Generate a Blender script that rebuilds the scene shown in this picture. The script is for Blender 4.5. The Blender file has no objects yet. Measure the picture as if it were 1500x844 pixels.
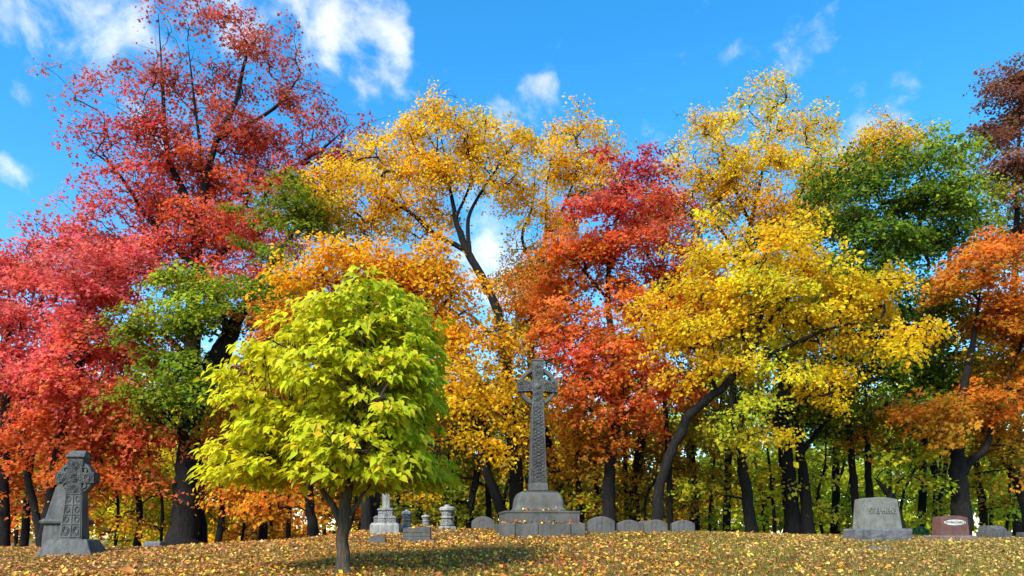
import bpy, bmesh, math, random
import numpy as np
from mathutils import Vector, Matrix

rng = np.random.default_rng(7)
random.seed(7)
R = math.radians
scene = bpy.context.scene
COL = scene.collection

# ------------------------------------------------------------------ camera
F = 1133.0                      # focal length in pixels of the 1500 px wide photograph
PITCH = R(6.0)
HORIZON = 785.0                 # picture row of eye level
EYE = 1.6
cam_d = bpy.data.cameras.new('camera')
cam_d.sensor_width = 36.0
cam_d.lens = 36.0 * F / 1500.0
cam_d.clip_start = 0.1
cam_d.clip_end = 8000
cam_d.shift_y = (HORIZON - 422 - F * math.tan(PITCH)) / 1500.0
cam = bpy.data.objects.new('camera', cam_d)
COL.objects.link(cam)
cam.location = (0, 0, EYE)
cam.rotation_euler = (math.pi / 2 + PITCH, 0, 0)
scene.camera = cam

# ------------------------------------------------------------------ light
SUN_AZ = R(-150)                # clockwise from the view direction (+Y): behind the viewer, over the left shoulder
SUN_EL = R(42)
sun_vec = Vector((math.sin(SUN_AZ) * math.cos(SUN_EL), math.cos(SUN_AZ) * math.cos(SUN_EL), math.sin(SUN_EL)))
sun_d = bpy.data.lights.new('sun', 'SUN')
sun_d.energy = 3.3
sun_d.angle = R(11)
sun_d.color = (1.0, 0.94, 0.84)
sun = bpy.data.objects.new('sun', sun_d)
COL.objects.link(sun)
sun.rotation_euler = (-sun_vec).to_track_quat('-Z', 'Y').to_euler()
sun.location = (-20, -25, 40)

scene.view_settings.view_transform = 'Standard'
scene.view_settings.look = 'None'
scene.view_settings.gamma = 1
scene.view_settings.exposure = 1.3
scene.view_settings.use_curve_mapping = False
scene.cycles.max_bounces = 10
scene.cycles.diffuse_bounces = 6
scene.cycles.transmission_bounces = 6
scene.cycles.transparent_max_bounces = 6


def ray(px, py):
    """view direction (scaled to y = 1) through a photograph pixel"""
    u = (px - 750.0) / F
    v = (422.0 + 1500.0 * cam_d.shift_y - py) / F
    c, s = math.cos(PITCH), math.sin(PITCH)
    d = np.array([u, c - v * s, s + v * c])
    return d / d[1]


def at(px, py, Y):
    return np.array([0, 0, EYE]) + ray(px, py) * Y


world = bpy.data.worlds.new('World')
scene.world = world
world.use_nodes = True
wn, wl = world.node_tree.nodes, world.node_tree.links
wn.clear()
w_out = wn.new('ShaderNodeOutputWorld')
w_bg = wn.new('ShaderNodeBackground')
sky = wn.new('ShaderNodeTexSky')
sky.sky_type = 'NISHITA'
sky.sun_disc = False
sky.sun_elevation = SUN_EL
sky.sun_rotation = SUN_AZ
sky.altitude = 200
sky.air_density = 1.0
sky.dust_density = 0.3
sky.ozone_density = 3.0
w_bg.inputs['Strength'].default_value = 0.14
hs = wn.new('ShaderNodeHueSaturation')
hs.inputs['Saturation'].default_value = 1.35
hs.inputs['Hue'].default_value = 0.492
wl.new(sky.outputs[0], hs.inputs['Color'])
tc = wn.new('ShaderNodeTexCoord')


def wmath(op, a, b=None, clamp=False):
    n = wn.new('ShaderNodeMath')
    n.operation = op
    n.use_clamp = clamp
    for i, x in enumerate((a, b)):
        if x is None:
            continue
        if isinstance(x, (int, float)):
            n.inputs[i].default_value = x
        else:
            wl.new(x, n.inputs[i])
    return n.outputs[0]


# drifting fair-weather cumulus: noise in direction space, gathered round a few cloud centres
warp = wn.new('ShaderNodeTexNoise')
warp.inputs['Scale'].default_value = 6
warp.inputs['Detail'].default_value = 3
wl.new(tc.outputs['Generated'], warp.inputs['Vector'])
wadd = wn.new('ShaderNodeVectorMath')
wadd.operation = 'MULTIPLY_ADD'
wadd.inputs[1].default_value = (0.09, 0.09, 0.09)
wl.new(warp.outputs['Color'], wadd.inputs[0])
wl.new(tc.outputs['Generated'], wadd.inputs[2])
cn = wn.new('ShaderNodeTexNoise')
cn.inputs['Scale'].default_value = 11
cn.inputs['Detail'].default_value = 9
cn.inputs['Roughness'].default_value = 0.58
wl.new(wadd.outputs[0], cn.inputs['Vector'])
gsum = None
CLOUDS = [(85, 30, 130, 1.2), (25, 55, 90, 1.1), (150, 20, 80, .9), (330, 10, 130, .9), (450, 25, 125, .82), (560, 10, 60, .7), (190, 180, 55, .6), (215, 225, 45, .5),
          (70, 115, 30, .6), (8, 256, 38, .65), (8, 130, 35, .8), (105, 185, 40, .6), (725, 170, 45, .95), (800, 140, 50, .75),
          (866, 118, 38, .85), (905, 135, 25, .6), (947, 125, 25, .55), (590, 20, 30, .5), (715, 400, 95, 1.0), (560, 500, 120, .9), (60, 560, 160, 1.0), (1440, 420, 70, .8),
          (1300, 620, 150, 1.0), (900, 640, 200, 1.0), (300, 640, 200, 1.0)]
for cx, cy, rad, amp in CLOUDS:
    d = Vector(ray(cx, cy)).normalized()
    dist = wn.new('ShaderNodeVectorMath')
    dist.operation = 'DISTANCE'
    wl.new(wadd.outputs[0], dist.inputs[0])
    dist.inputs[1].default_value = d + Vector((0.045, 0.045, 0.045))
    mr = wn.new('ShaderNodeMapRange')
    mr.interpolation_type = 'SMOOTHSTEP'
    rr = rad / F / math.hypot(1, (cx - 750) / F) * 1.25
    mr.inputs['From Min'].default_value = rr
    mr.inputs['From Max'].default_value = 0.0
    mr.inputs['To Max'].default_value = amp
    wl.new(dist.outputs['Value'], mr.inputs['Value'])
    gsum = mr.outputs[0] if gsum is None else wmath('MAXIMUM', gsum, mr.outputs[0])
val = wmath('ADD', gsum, wmath('MULTIPLY', wmath('SUBTRACT', cn.outputs['Fac'], 0.5), 3.8))
cm = wn.new('ShaderNodeMapRange')
cm.interpolation_type = 'SMOOTHSTEP'
cm.inputs['From Min'].default_value = 0.30
cm.inputs['From Max'].default_value = 1.35
cm.inputs['To Max'].default_value = 0.92
wl.new(val, cm.inputs['Value'])
cov = cm.outputs[0]
mixc = wn.new('ShaderNodeMix')
mixc.data_type = 'RGBA'
wl.new(cov, mixc.inputs['Factor'])
wl.new(hs.outputs[0], mixc.inputs['A'])
cs = wn.new('ShaderNodeTexNoise')
cs.inputs['Scale'].default_value = 17
cs.inputs['Detail'].default_value = 6
wl.new(wadd.outputs[0], cs.inputs['Vector'])
cr_ = wn.new('ShaderNodeValToRGB')
cr_.color_ramp.elements[0].position = 0.35
cr_.color_ramp.elements[0].color = (2.55, 2.8, 3.2, 1)
cr_.color_ramp.elements[1].position = 0.62
cr_.color_ramp.elements[1].color = (3.6, 3.7, 3.85, 1)
wl.new(cs.outputs['Fac'], cr_.inputs[0])
wl.new(cr_.outputs[0], mixc.inputs['B'])
wl.new(mixc.outputs['Result'], w_bg.inputs['Color'])
wl.new(w_bg.outputs[0], w_out.inputs[0])


# ------------------------------------------------------------------ materials
def new_mat(name):
    m = bpy.data.materials.new(name)
    m.use_nodes = True
    m.node_tree.nodes.clear()
    return m, m.node_tree.nodes, m.node_tree.links


def leaf_material(name, trans=0.45, rough=0.5):
    m, n, l = new_mat(name)
    out = n.new('ShaderNodeOutputMaterial')
    a = n.new('ShaderNodeAttribute')
    a.attribute_name = 'Col'
    p = n.new('ShaderNodeBsdfPrincipled')
    p.inputs['Roughness'].default_value = rough
    p.inputs['Specular IOR Level'].default_value = 0.12
    t = n.new('ShaderNodeBsdfTranslucent')
    mx = n.new('ShaderNodeMixShader')
    mx.inputs[0].default_value = trans
    l.new(a.outputs['Color'], p.inputs['Base Color'])
    l.new(a.outputs['Color'], t.inputs['Color'])
    l.new(p.outputs[0], mx.inputs[1])
    l.new(t.outputs[0], mx.inputs[2])
    l.new(mx.outputs[0], out.inputs[0])
    return m


def ramp(n, l, src, stops):
    r = n.new('ShaderNodeValToRGB')
    while len(r.color_ramp.elements) < len(stops):
        r.color_ramp.elements.new(0.5)
    for e, (p, c) in zip(r.color_ramp.elements, stops):
        e.position = p
        e.color = (*c, 1)
    l.new(src, r.inputs[0])
    return r.outputs[0]


def noise(n, l, vec, scale, detail=4, rough=0.55):
    t = n.new('ShaderNodeTexNoise')
    t.inputs['Scale'].default_value = scale
    t.inputs['Detail'].default_value = detail
    t.inputs['Roughness'].default_value = rough
    l.new(vec, t.inputs['Vector'])
    return t.outputs['Fac']


def mixrgb(n, l, fac, a, b, mode='MIX'):
    m = n.new('ShaderNodeMix')
    m.data_type = 'RGBA'
    m.blend_type = mode
    for k, v in (('Factor', fac), ('A', a), ('B', b)):
        if isinstance(v, (int, float)):
            m.inputs[k].default_value = v
        elif isinstance(v, tuple):
            m.inputs[k].default_value = (*v, 1)
        else:
            l.new(v, m.inputs[k])
    return m.outputs['Result']


def bump(n, l, h, strength, dist, prev=None):
    b = n.new('ShaderNodeBump')
    b.inputs['Strength'].default_value = strength
    b.inputs['Distance'].default_value = dist
    l.new(h, b.inputs['Height'])
    if prev is not None:
        l.new(prev, b.inputs['Normal'])
    return b.outputs[0]


def stone_material(name, lo, hi, stain=(0.05, 0.05, 0.04), speck=120, rough=0.8, stain_amt=0.8, carve=0.0, cscale=14, bumpd=0.004):
    m, n, l = new_mat(name)
    out = n.new('ShaderNodeOutputMaterial')
    p = n.new('ShaderNodeBsdfPrincipled')
    tcn = n.new('ShaderNodeTexCoord')
    v = tcn.outputs['Object']
    f = noise(n, l, v, speck, 3, 0.7)
    c = ramp(n, l, f, [(0.32, lo), (0.68, hi)])
    big = noise(n, l, v, 2.3, 5, 0.65)
    sfac = ramp(n, l, big, [(0.45, (0, 0, 0)), (0.72, (stain_amt,) * 3)])
    c = mixrgb(n, l, sfac, c, stain)
    mp = n.new('ShaderNodeMapping')
    mp.inputs['Scale'].default_value = (7, 7, 0.55)
    l.new(v, mp.inputs['Vector'])
    run = noise(n, l, mp.outputs[0], 1.6, 4, 0.6)
    rf = ramp(n, l, run, [(0.44, (0, 0, 0)), (0.66, (stain_amt * 0.85,) * 3)])
    c = mixrgb(n, l, rf, c, stain)
    mott = ramp(n, l, noise(n, l, v, 4.5, 7, 0.72), [(0.3, (0.5, 0.5, 0.47)), (0.5, (1, 1, 1)), (0.72, (1.45, 1.43, 1.34))])
    c = mixrgb(n, l, 1.0, c, mott, 'MULTIPLY')
    lich = noise(n, l, v, 9, 6, 0.7)
    lf = ramp(n, l, lich, [(0.62, (0, 0, 0)), (0.74, (0.5,) * 3)])
    c = mixrgb(n, l, lf, c, tuple(min(1, x * 1.5) for x in hi))
    l.new(c, p.inputs['Base Color'])
    p.inputs['Roughness'].default_value = rough
    p.inputs['Specular IOR Level'].default_value = 0.3
    nm = bump(n, l, noise(n, l, v, 60, 5, 0.7), 0.6, bumpd)
    if carve:
        vo = n.new('ShaderNodeTexVoronoi')
        vo.feature = 'DISTANCE_TO_EDGE'
        vo.inputs['Scale'].default_value = cscale
        l.new(v, vo.inputs['Vector'])
        hh = ramp(n, l, vo.outputs['Distance'], [(0.02, (0, 0, 0)), (0.16, (1, 1, 1))])
        nm = bump(n, l, hh, carve, 0.03, nm)
    l.new(nm, p.inputs['Normal'])
    l.new(p.outputs[0], out.inputs[0])
    return m


def bark_material(name, lo, hi):
    m, n, l = new_mat(name)
    out = n.new('ShaderNodeOutputMaterial')
    p = n.new('ShaderNodeBsdfPrincipled')
    tcn = n.new('ShaderNodeTexCoord')
    mp = n.new('ShaderNodeMapping')
    mp.inputs['Scale'].default_value = (1, 1, 0.16)
    l.new(tcn.outputs['Object'], mp.inputs['Vector'])
    f = noise(n, l, mp.outputs[0], 22, 6, 0.68)
    g = noise(n, l, tcn.outputs['Object'], 3, 4, 0.6)
    c = ramp(n, l, f, [(0.36, lo), (0.66, hi)])
    c = mixrgb(n, l, ramp(n, l, g, [(0.5, (0, 0, 0)), (0.75, (0.4,) * 3)]), c, (hi[0] * 0.9, hi[1] * 1.1, hi[2] * 0.75))
    l.new(c, p.inputs['Base Color'])
    p.inputs['Roughness'].default_value = 0.9
    p.inputs['Specular IOR Level'].default_value = 0.2
    l.new(bump(n, l, f, 1.0, 0.05), p.inputs['Normal'])
    l.new(p.outputs[0], out.inputs[0])
    return m


def ground_material():
    m, n, l = new_mat('soil_and_turf')
    out = n.new('ShaderNodeOutputMaterial')
    p = n.new('ShaderNodeBsdfPrincipled')
    tcn = n.new('ShaderNodeTexCoord')
    v = tcn.outputs['Object']
    a = noise(n, l, v, 0.35, 5, 0.6)
    b = noise(n, l, v, 14, 6, 0.7)
    turf = ramp(n, l, b, [(0.35, (0.055, 0.052, 0.012)), (0.65, (0.16, 0.13, 0.035))])
    mulch = ramp(n, l, b, [(0.35, (0.08, 0.045, 0.018)), (0.65, (0.27, 0.15, 0.055))])
    c = mixrgb(n, l, ramp(n, l, a, [(0.4, (0, 0, 0)), (0.6, (1, 1, 1))]), turf, mulch)
    l.new(c, p.inputs['Base Color'])
    p.inputs['Roughness'].default_value = 1
    p.inputs['Specular IOR Level'].default_value = 0.1
    l.new(bump(n, l, b, 1.0, 0.05), p.inputs['Normal'])
    l.new(p.outputs[0], out.inputs[0])
    return m


def plain(name, col, rough=0.8):
    m, n, l = new_mat(name)
    out = n.new('ShaderNodeOutputMaterial')
    p = n.new('ShaderNodeBsdfPrincipled')
    tcn = n.new('ShaderNodeTexCoord')
    f = noise(n, l, tcn.outputs['Object'], 40, 4, 0.6)
    l.new(ramp(n, l, f, [(0.3, tuple(x * 0.75 for x in col)), (0.7, tuple(min(1, x * 1.2) for x in col))]), p.inputs['Base Color'])
    p.inputs['Roughness'].default_value = rough
    l.new(p.outputs[0], out.inputs[0])
    return m


LEAF = leaf_material('autumn_leaf', 0.6, 0.6)
LEAF_BIG = leaf_material('broad_leaf', 0.55, 0.5)
LITTER = leaf_material('fallen_leaf_mat', 0.12, 0.7)
BLADE = leaf_material('grass_blade', 0.3, 0.6)
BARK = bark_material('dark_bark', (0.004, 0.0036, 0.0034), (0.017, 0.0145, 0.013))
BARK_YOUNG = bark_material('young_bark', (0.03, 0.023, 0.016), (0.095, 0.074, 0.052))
GRANITE = stone_material('dark_granite', (0.052, 0.052, 0.048), (0.12, 0.12, 0.112))
GRANITE_CARVED = stone_material('carved_granite', (0.05, 0.052, 0.053), (0.15, 0.152, 0.148), carve=0.9, cscale=16)
GRANITE_FINE = stone_material('carved_fine', (0.055, 0.056, 0.055), (0.15, 0.15, 0.145), carve=0.75, cscale=24)
SANDY = stone_material('grey_sandstone', (0.055, 0.056, 0.054), (0.13, 0.13, 0.122), stain=(0.03, 0.032, 0.03))
SANDY_CARVED = stone_material('grey_sandstone_carved', (0.05, 0.052, 0.05), (0.13, 0.13, 0.122), stain=(0.03, 0.032, 0.03), carve=0.8, cscale=18)
MARBLE = stone_material('weathered_marble', (0.17, 0.17, 0.155), (0.42, 0.42, 0.39), stain=(0.06, 0.06, 0.05), stain_amt=0.85)
MARBLE_CARVED = stone_material('weathered_marble_carved', (0.12, 0.12, 0.11), (0.38, 0.38, 0.35), stain=(0.05, 0.05, 0.045), stain_amt=0.9, carve=0.9, cscale=16)
PALE = stone_material('pale_granite', (0.09, 0.092, 0.08), (0.19, 0.192, 0.168), stain=(0.12, 0.13, 0.10), stain_amt=0.5)
ROUGH = stone_material('rock_faced_granite', (0.07, 0.071, 0.072), (0.175, 0.177, 0.175), stain=(0.06, 0.06, 0.07), bumpd=0.012)
REDG = stone_material('red_granite', (0.075, 0.036, 0.028), (0.155, 0.078, 0.062), stain=(0.10, 0.05, 0.04), stain_amt=0.3, rough=0.45)
REDROUGH = stone_material('red_granite_rough', (0.11, 0.075, 0.066), (0.24, 0.17, 0.155), stain=(0.12, 0.09, 0.08), bumpd=0.012)
PANEL = stone_material('light_panel', (0.38, 0.37, 0.35), (0.58, 0.56, 0.53), stain_amt=0.1)
DARKTXT = plain('lettering_dark', (0.03, 0.03, 0.03))
GREYTXT = plain('lettering_grey', (0.2, 0.205, 0.18))
SHADOWTXT = plain('lettering_cut', (0.05, 0.05, 0.045))


# ------------------------------------------------------------------ mesh helpers
def tag(o, label=None, cat=None, group=None, kind=None):
    if label: o['label'] = label
    if cat: o['category'] = cat
    if group: o['group'] = group
    if kind: o['kind'] = kind
    return o


def np_mesh(name, verts, tris, mat, colors=None, smooth=False, quads=None):
    me = bpy.data.meshes.new(name)
    verts = np.asarray(verts, np.float32)
    parts = []
    if tris is not None and len(tris): parts.append((np.asarray(tris, np.int32), 3))
    if quads is not None and len(quads): parts.append((np.asarray(quads, np.int32), 4))
    me.vertices.add(len(verts))
    me.vertices.foreach_set('co', verts.ravel())
    nl = sum(a.size for a, _ in parts)
    npoly = sum(len(a) for a, _ in parts)
    me.loops.add(nl)
    me.loops.foreach_set('vertex_index', np.concatenate([a.ravel() for a, _ in parts]))
    me.polygons.add(npoly)
    starts, off = [], 0
    for a, k in parts:
        starts.append(off + np.arange(len(a)) * k)
        off += a.size
    me.polygons.foreach_set('loop_start', np.concatenate(starts).astype(np.int32))
    if smooth:
        me.polygons.foreach_set('use_smooth', np.ones(npoly, bool))
    me.update(calc_edges=True)
    if colors is not None:
        ca = me.color_attributes.new('Col', 'FLOAT_COLOR', 'POINT')
        c4 = np.ones((len(verts), 4), np.float32)
        c4[:, :3] = colors
        ca.data.foreach_set('color', c4.ravel())
    me.materials.append(mat)
    return me


def link(name, me, parent=None):
    o = bpy.data.objects.new(name, me)
    COL.objects.link(o)
    o.parent = parent
    return o


def empty(name, loc, rz=0.0):
    o = bpy.data.objects.new(name, None)
    COL.objects.link(o)
    o.location = loc
    o.rotation_euler = (0, 0, rz)
    o.empty_display_size = 0.2
    return o


def bm_obj(name, bm, mat, parent=None, bevel=0.0, smooth=False, segs=2):
    if bevel:
        bmesh.ops.remove_doubles(bm, verts=bm.verts, dist=1e-5)
        es = [e for e in bm.edges if len(e.link_faces) == 2 and e.calc_face_angle(0) > 0.5]
        bmesh.ops.bevel(bm, geom=es, offset=bevel, segments=segs, affect='EDGES', profile=0.6)
    bmesh.ops.recalc_face_normals(bm, faces=bm.faces)
    me = bpy.data.meshes.new(name)
    bm.to_mesh(me)
    bm.free()
    if smooth:
        for p in me.polygons: p.use_smooth = True
    me.materials.append(mat)
    return link(name, me, parent)


def loft(sections):
    """closed solid through rings of equal point count, bottom to top"""
    bm = bmesh.new()
    rings = [[bm.verts.new(p) for p in s] for s in sections]
    k = len(rings[0])
    for a, b in zip(rings, rings[1:]):
        for i in range(k):
            bm.faces.new((a[i], a[(i + 1) % k], b[(i + 1) % k], b[i]))
    bm.faces.new(rings[0][::-1])
    bm.faces.new(rings[-1])
    return bm


def rect(w, d, z, cx=0.0, cy=0.0):
    return [(cx - w / 2, cy - d / 2, z), (cx + w / 2, cy - d / 2, z), (cx + w / 2, cy + d / 2, z), (cx - w / 2, cy + d / 2, z)]


def tower(steps):
    """square tower from (width, depth, z) rows"""
    return loft([rect(w, d, z) for w, d, z in steps])


def lathe(rows, k=24):
    return loft([[(r * math.cos(2 * math.pi * i / k), r * math.sin(2 * math.pi * i / k), z) for i in range(k)] for r, z in rows])


def prism(outline, y0, y1):
    """outline in x, z extruded along y"""
    bm = bmesh.new()
    a = [bm.verts.new((x, y0, z)) for x, z in outline]
    b = [bm.verts.new((x, y1, z)) for x, z in outline]
    k = len(a)
    bm.faces.new(a)
    bm.faces.new(b[::-1])
    for i in range(k):
        bm.faces.new((a[i], b[i], b[(i + 1) % k], a[(i + 1) % k]))
    return bm


def annulus(cx, cz, r0, r1, y0, y1, k=48):
    bm = bmesh.new()
    def ring(r, y):
        return [bm.verts.new((cx + r * math.cos(2 * math.pi * i / k), y, cz + r * math.sin(2 * math.pi * i / k))) for i in range(k)]
    A, B, C, D = ring(r0, y0), ring(r1, y0), ring(r1, y1), ring(r0, y1)
    for p, q in ((A, B), (B, C), (C, D), (D, A)):
        for i in range(k):
            bm.faces.new((p[i], p[(i + 1) % k], q[(i + 1) % k], q[i]))
    return bm


def roughen(o, amt, scale=6.0, cuts=6):
    """break up a hewn block"""
    bm = bmesh.new()
    bm.from_mesh(o.data)
    bmesh.ops.subdivide_edges(bm, edges=bm.edges, cuts=cuts, use_grid_fill=True)
    from mathutils import noise as mn
    for v in bm.verts:
        q = v.co * scale
        v.co += Vector((mn.noise(q), mn.noise(q + Vector((9, 3, 1))), 0.4 * mn.noise(q + Vector((4, 8, 2))))) * amt
        v.co += Vector((mn.noise(q * 3), mn.noise(q * 3 + Vector((9, 3, 1))), 0)) * amt * 0.5
    bm.to_mesh(o.data)
    bm.free()


def text_mesh(name, body, size, extrude, mat, parent, loc, rot, offset=0.0, sx=1.0, space=1.0):
    cu = bpy.data.curves.new(name, 'FONT')
    cu.body = body
    cu.size = size
    cu.extrude = extrude
    cu.offset = offset
    cu.align_x = 'CENTER'
    cu.align_y = 'CENTER'
    cu.space_character = space
    tmp = bpy.data.objects.new('tmp_text', cu)
    COL.objects.link(tmp)
    dg = bpy.context.evaluated_depsgraph_get()
    me = bpy.data.meshes.new_from_object(tmp.evaluated_get(dg))
    bpy.data.objects.remove(tmp)
    me.materials.clear()
    me.materials.append(mat)
    o = link(name, me, parent)
    o.location = loc
    o.rotation_euler = rot
    o.scale = (sx, 1, 1)
    return o


# ------------------------------------------------------------------ ground
CONTACT = [(505, 840, 12.0), (790, 787, 19), (106, 815, 17), (85, 806, 20.5), (223, 806, 21.5), (565, 784, 20.5), (553, 797, 18), (611, 796, 18.3),
           (596, 777, 21.5), (624, 772, 22.5), (655, 777, 21.5), (708, 777, 22), (880, 783, 20), (920, 781, 20.5), (960, 782, 20), (1000, 781, 20),
           (1283, 794, 18), (1295, 807, 16), (1392, 792, 19), (1456, 790, 20), (1497, 791, 20.5), (0, 819, 20), (300, 801, 22), (400, 795, 21),
           (1100, 783, 21), (1200, 786, 21), (200, 832, 14.5), (900, 822, 14), (1300, 826, 13.5), (750, 858, 10.5), (100, 862, 11), (1450, 862, 10.5)]
PROF = np.array([(-400, -12), (-60, -3.5), (-20, -1.4), (0, 0), (8, 0.74), (12, 1.05), (16, 1.38), (19, 1.60), (21, 1.68), (23, 1.66), (27, 1.3), (35, 0.1), (50, -2.6),
                 (80, -6), (130, -8), (400, -10), (4000, -12)], float)


def prof(Y):
    return np.interp(Y, PROF[:, 0], PROF[:, 1])


_cp = np.array([at(*c) for c in CONTACT])
_res = _cp[:, 2] - prof(_cp[:, 1])


def ground(X, Y):
    X, Y = np.asarray(X, float), np.asarray(Y, float)
    d2 = ((X[..., None] - _cp[:, 0]) ** 2 + ((Y[..., None] - _cp[:, 1]) * 1.3) ** 2) / (1.3 ** 2)
    w = 1.0 / (0.15 + d2) ** 1.5
    r = (w * _res).sum(-1) / (w.sum(-1) + 0.004)
    base = (prof(Y) + prof(Y - 0.7) + prof(Y + 0.7) + prof(Y - 1.4) + prof(Y + 1.4)) / 5
    return base + r


def ground_pt(px, Y):
    X = (px - 750) / F * Y
    # ray() x is scaled to y = 1: refine with the true row of the ground there
    for _ in range(4):
        z = float(ground(X, Y))
        c, s = math.cos(PITCH), math.sin(PITCH)
        dep = Y * c + (z - EYE) * s
        X = (px - 750) / F * dep
    return np.array([X, Y, float(ground(X, Y))])


xs = np.concatenate([[-4000, -1500, -600, -250, -120, -80, -60, -48], np.arange(-40, 40.01, 0.4), [48, 60, 80, 120, 250, 600, 1500, 4000]])
ys = np.concatenate([[-400, -150, -60, -30, -15, -6], np.arange(0, 46, 0.4), [50, 56, 64, 75, 90, 130, 200, 400, 1000, 4000]])
GX, GY = np.meshgrid(xs, ys)
GZ = ground(GX, GY)
near = (np.abs(GX) < 41) & (GY > -1) & (GY < 46)
GZ = GZ + near * rng.normal(0, 0.012, GZ.shape)
nx, ny = len(xs), len(ys)
idx = np.arange(nx * ny).reshape(ny, nx)
q = np.stack([idx[:-1, :-1], idx[:-1, 1:], idx[1:, 1:], idx[1:, :-1]], -1).reshape(-1, 4)
ground_o = link('ground', np_mesh('ground', np.stack([GX, GY, GZ], -1).reshape(-1, 3), None, ground_material(), smooth=True, quads=q))
tag(ground_o, 'sloping cemetery lawn strewn with fallen leaves', 'ground', kind='structure')

# ------------------------------------------------------------------ leaves
# templates: x across, y from stalk to tip, z along the face normal
T_DIAMOND = (np.array([(0, 0, 0), (0.40, 0.45, 0.08), (0, 1, -0.05), (-0.40, 0.45, 0.08)]), np.array([(0, 1, 2), (0, 2, 3)]))
T_MAPLE = (np.array([(0, 0, 0), (-.58, .52, .10), (-.17, .55, .0), (0, 1, -.08), (.17, .55, .0), (.58, .52, .10)]),
           np.array([(0, 2, 1), (0, 4, 2), (2, 4, 3), (0, 5, 4)]))
T_LANCE = (np.array([(0, 0, 0), (0.24, 0.4, 0.07), (0, 1, -0.10), (-0.24, 0.4, 0.07)]), np.array([(0, 1, 2), (0, 2, 3)]))


def unit(v):
    return v / np.maximum(np.linalg.norm(v, axis=-1, keepdims=True), 1e-9)


def leaf_arrays(pos, nrm, tip, size, tmpl):
    tv, tf = tmpl
    n = unit(nrm)
    y = unit(tip - n * (tip * n).sum(-1, keepdims=True))
    x = np.cross(y, n)
    v = (x[:, None, :] * tv[None, :, 0, None] + y[:, None, :] * tv[None, :, 1, None] + n[:, None, :] * tv[None, :, 2, None]) * size[:, None, None]
    v = v + pos[:, None, :]
    f = tf[None] + (np.arange(len(pos)) * len(tv))[:, None, None]
    return v.reshape(-1, 3), f.reshape(-1, 3)


PAL = {  # real leaf colours (linear), a few per kind of foliage
    'crimson': [(.46, .04, .05), (.54, .06, .06), (.36, .03, .035), (.58, .10, .08)],
    'darkred': [(.47, .068, .045), (.54, .10, .052), (.38, .05, .038), (.58, .14, .06)],
    'red': [(.66, .085, .05), (.72, .12, .055), (.56, .06, .04), (.74, .18, .07)],
    'redorange': [(.74, .14, .035), (.78, .19, .04), (.66, .10, .035), (.78, .25, .055)],
    'pinkred': [(.74, .11, .11), (.80, .17, .15), (.66, .08, .08), (.80, .20, .13)],
    'coral': [(.82, .19, .045), (.80, .14, .06), (.82, .25, .04), (.74, .12, .04)],
    'orange': [(.70, .19, .02), (.74, .25, .025), (.62, .14, .02), (.72, .30, .03)],
    'ochre': [(.58, .27, .018), (.52, .28, .02), (.64, .29, .022), (.42, .25, .022)],
    'gold': [(.82, .40, .012), (.84, .46, .02), (.76, .33, .012), (.84, .52, .03)],
    'yellow': [(.86, .50, .012), (.88, .56, .02), (.82, .43, .012), (.82, .55, .025)],
    'lemon': [(.86, .60, .015), (.84, .64, .03), (.82, .52, .012), (.76, .60, .03)],
    'limeyellow': [(.66, .60, .03), (.56, .56, .03), (.74, .62, .04), (.48, .52, .03)],
    'lime': [(.42, .50, .022), (.35, .44, .02), (.50, .54, .03), (.30, .40, .02)],
    'green': [(.18, .28, .016), (.24, .33, .018), (.13, .21, .015), (.31, .36, .02)],
    'dkgreen': [(.05, .115, .012), (.08, .15, .014), (.038, .09, .011), (.12, .185, .016)],
    'olive': [(.26, .24, .018), (.20, .21, .018), (.33, .25, .02), (.16, .18, .015)],
    'brown': [(.22, .075, .05), (.28, .10, .055), (.17, .055, .045), (.30, .14, .05)],
    'orangebrown': [(.66, .24, .02), (.58, .18, .018), (.70, .29, .025), (.46, .20, .018)],
}


def pick_colours(key, n, g):
    keys = key.split('+')
    k = g.integers(0, len(keys), n)
    out = np.zeros((n, 3))
    for i, kk in enumerate(keys):
        p = np.array(PAL[kk])
        m = k == i
        a, b = p[g.integers(0, len(p), m.sum())], p[g.integers(0, len(p), m.sum())]
        t = g.random((m.sum(), 1))
        out[m] = a * t + b * (1 - t)
    return out


# ------------------------------------------------------------------ trees
def catmull(P, per=5):
    P = np.asarray(P, float)
    Q = np.vstack([2 * P[0] - P[1], P, 2 * P[-1] - P[-2]])
    out = []
    for i in range(1, len(Q) - 2):
        for t in np.arange(per) / per:
            a, b, c, d = Q[i - 1:i + 3]
            out.append(0.5 * ((2 * b) + (-a + c) * t + (2 * a - 5 * b + 4 * c - d) * t ** 2 + (-a + 3 * b - 3 * c + d) * t ** 3))
    out.append(P[-1])
    return np.array(out)


def tubes(chains, radii, sides):
    """chains (n, k, 3), radii (n, k): open tubes"""
    n, k, _ = chains.shape
    tan = unit(np.gradient(chains, axis=1))
    ref = np.where(np.abs(tan[:, :1, 2:3]) < 0.8, np.array([0, 0, 1.0]), np.array([1.0, 0, 0]))
    ref = np.broadcast_to(ref, tan.shape)
    x = unit(np.cross(tan, ref))
    y = np.cross(tan, x)
    a = np.arange(sides) * 2 * math.pi / sides
    v = chains[:, :, None, :] + radii[:, :, None, None] * (x[:, :, None, :] * np.cos(a)[None, None, :, None] + y[:, :, None, :] * np.sin(a)[None, None, :, None])
    base = np.arange(n * k * sides).reshape(n, k, sides)
    A, B = base[:, :-1, :], base[:, 1:, :]
    qd = np.stack([A, np.roll(A, -1, 2), np.roll(B, -1, 2), B], -1).reshape(-1, 4)
    return v.reshape(-1, 3), qd


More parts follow.
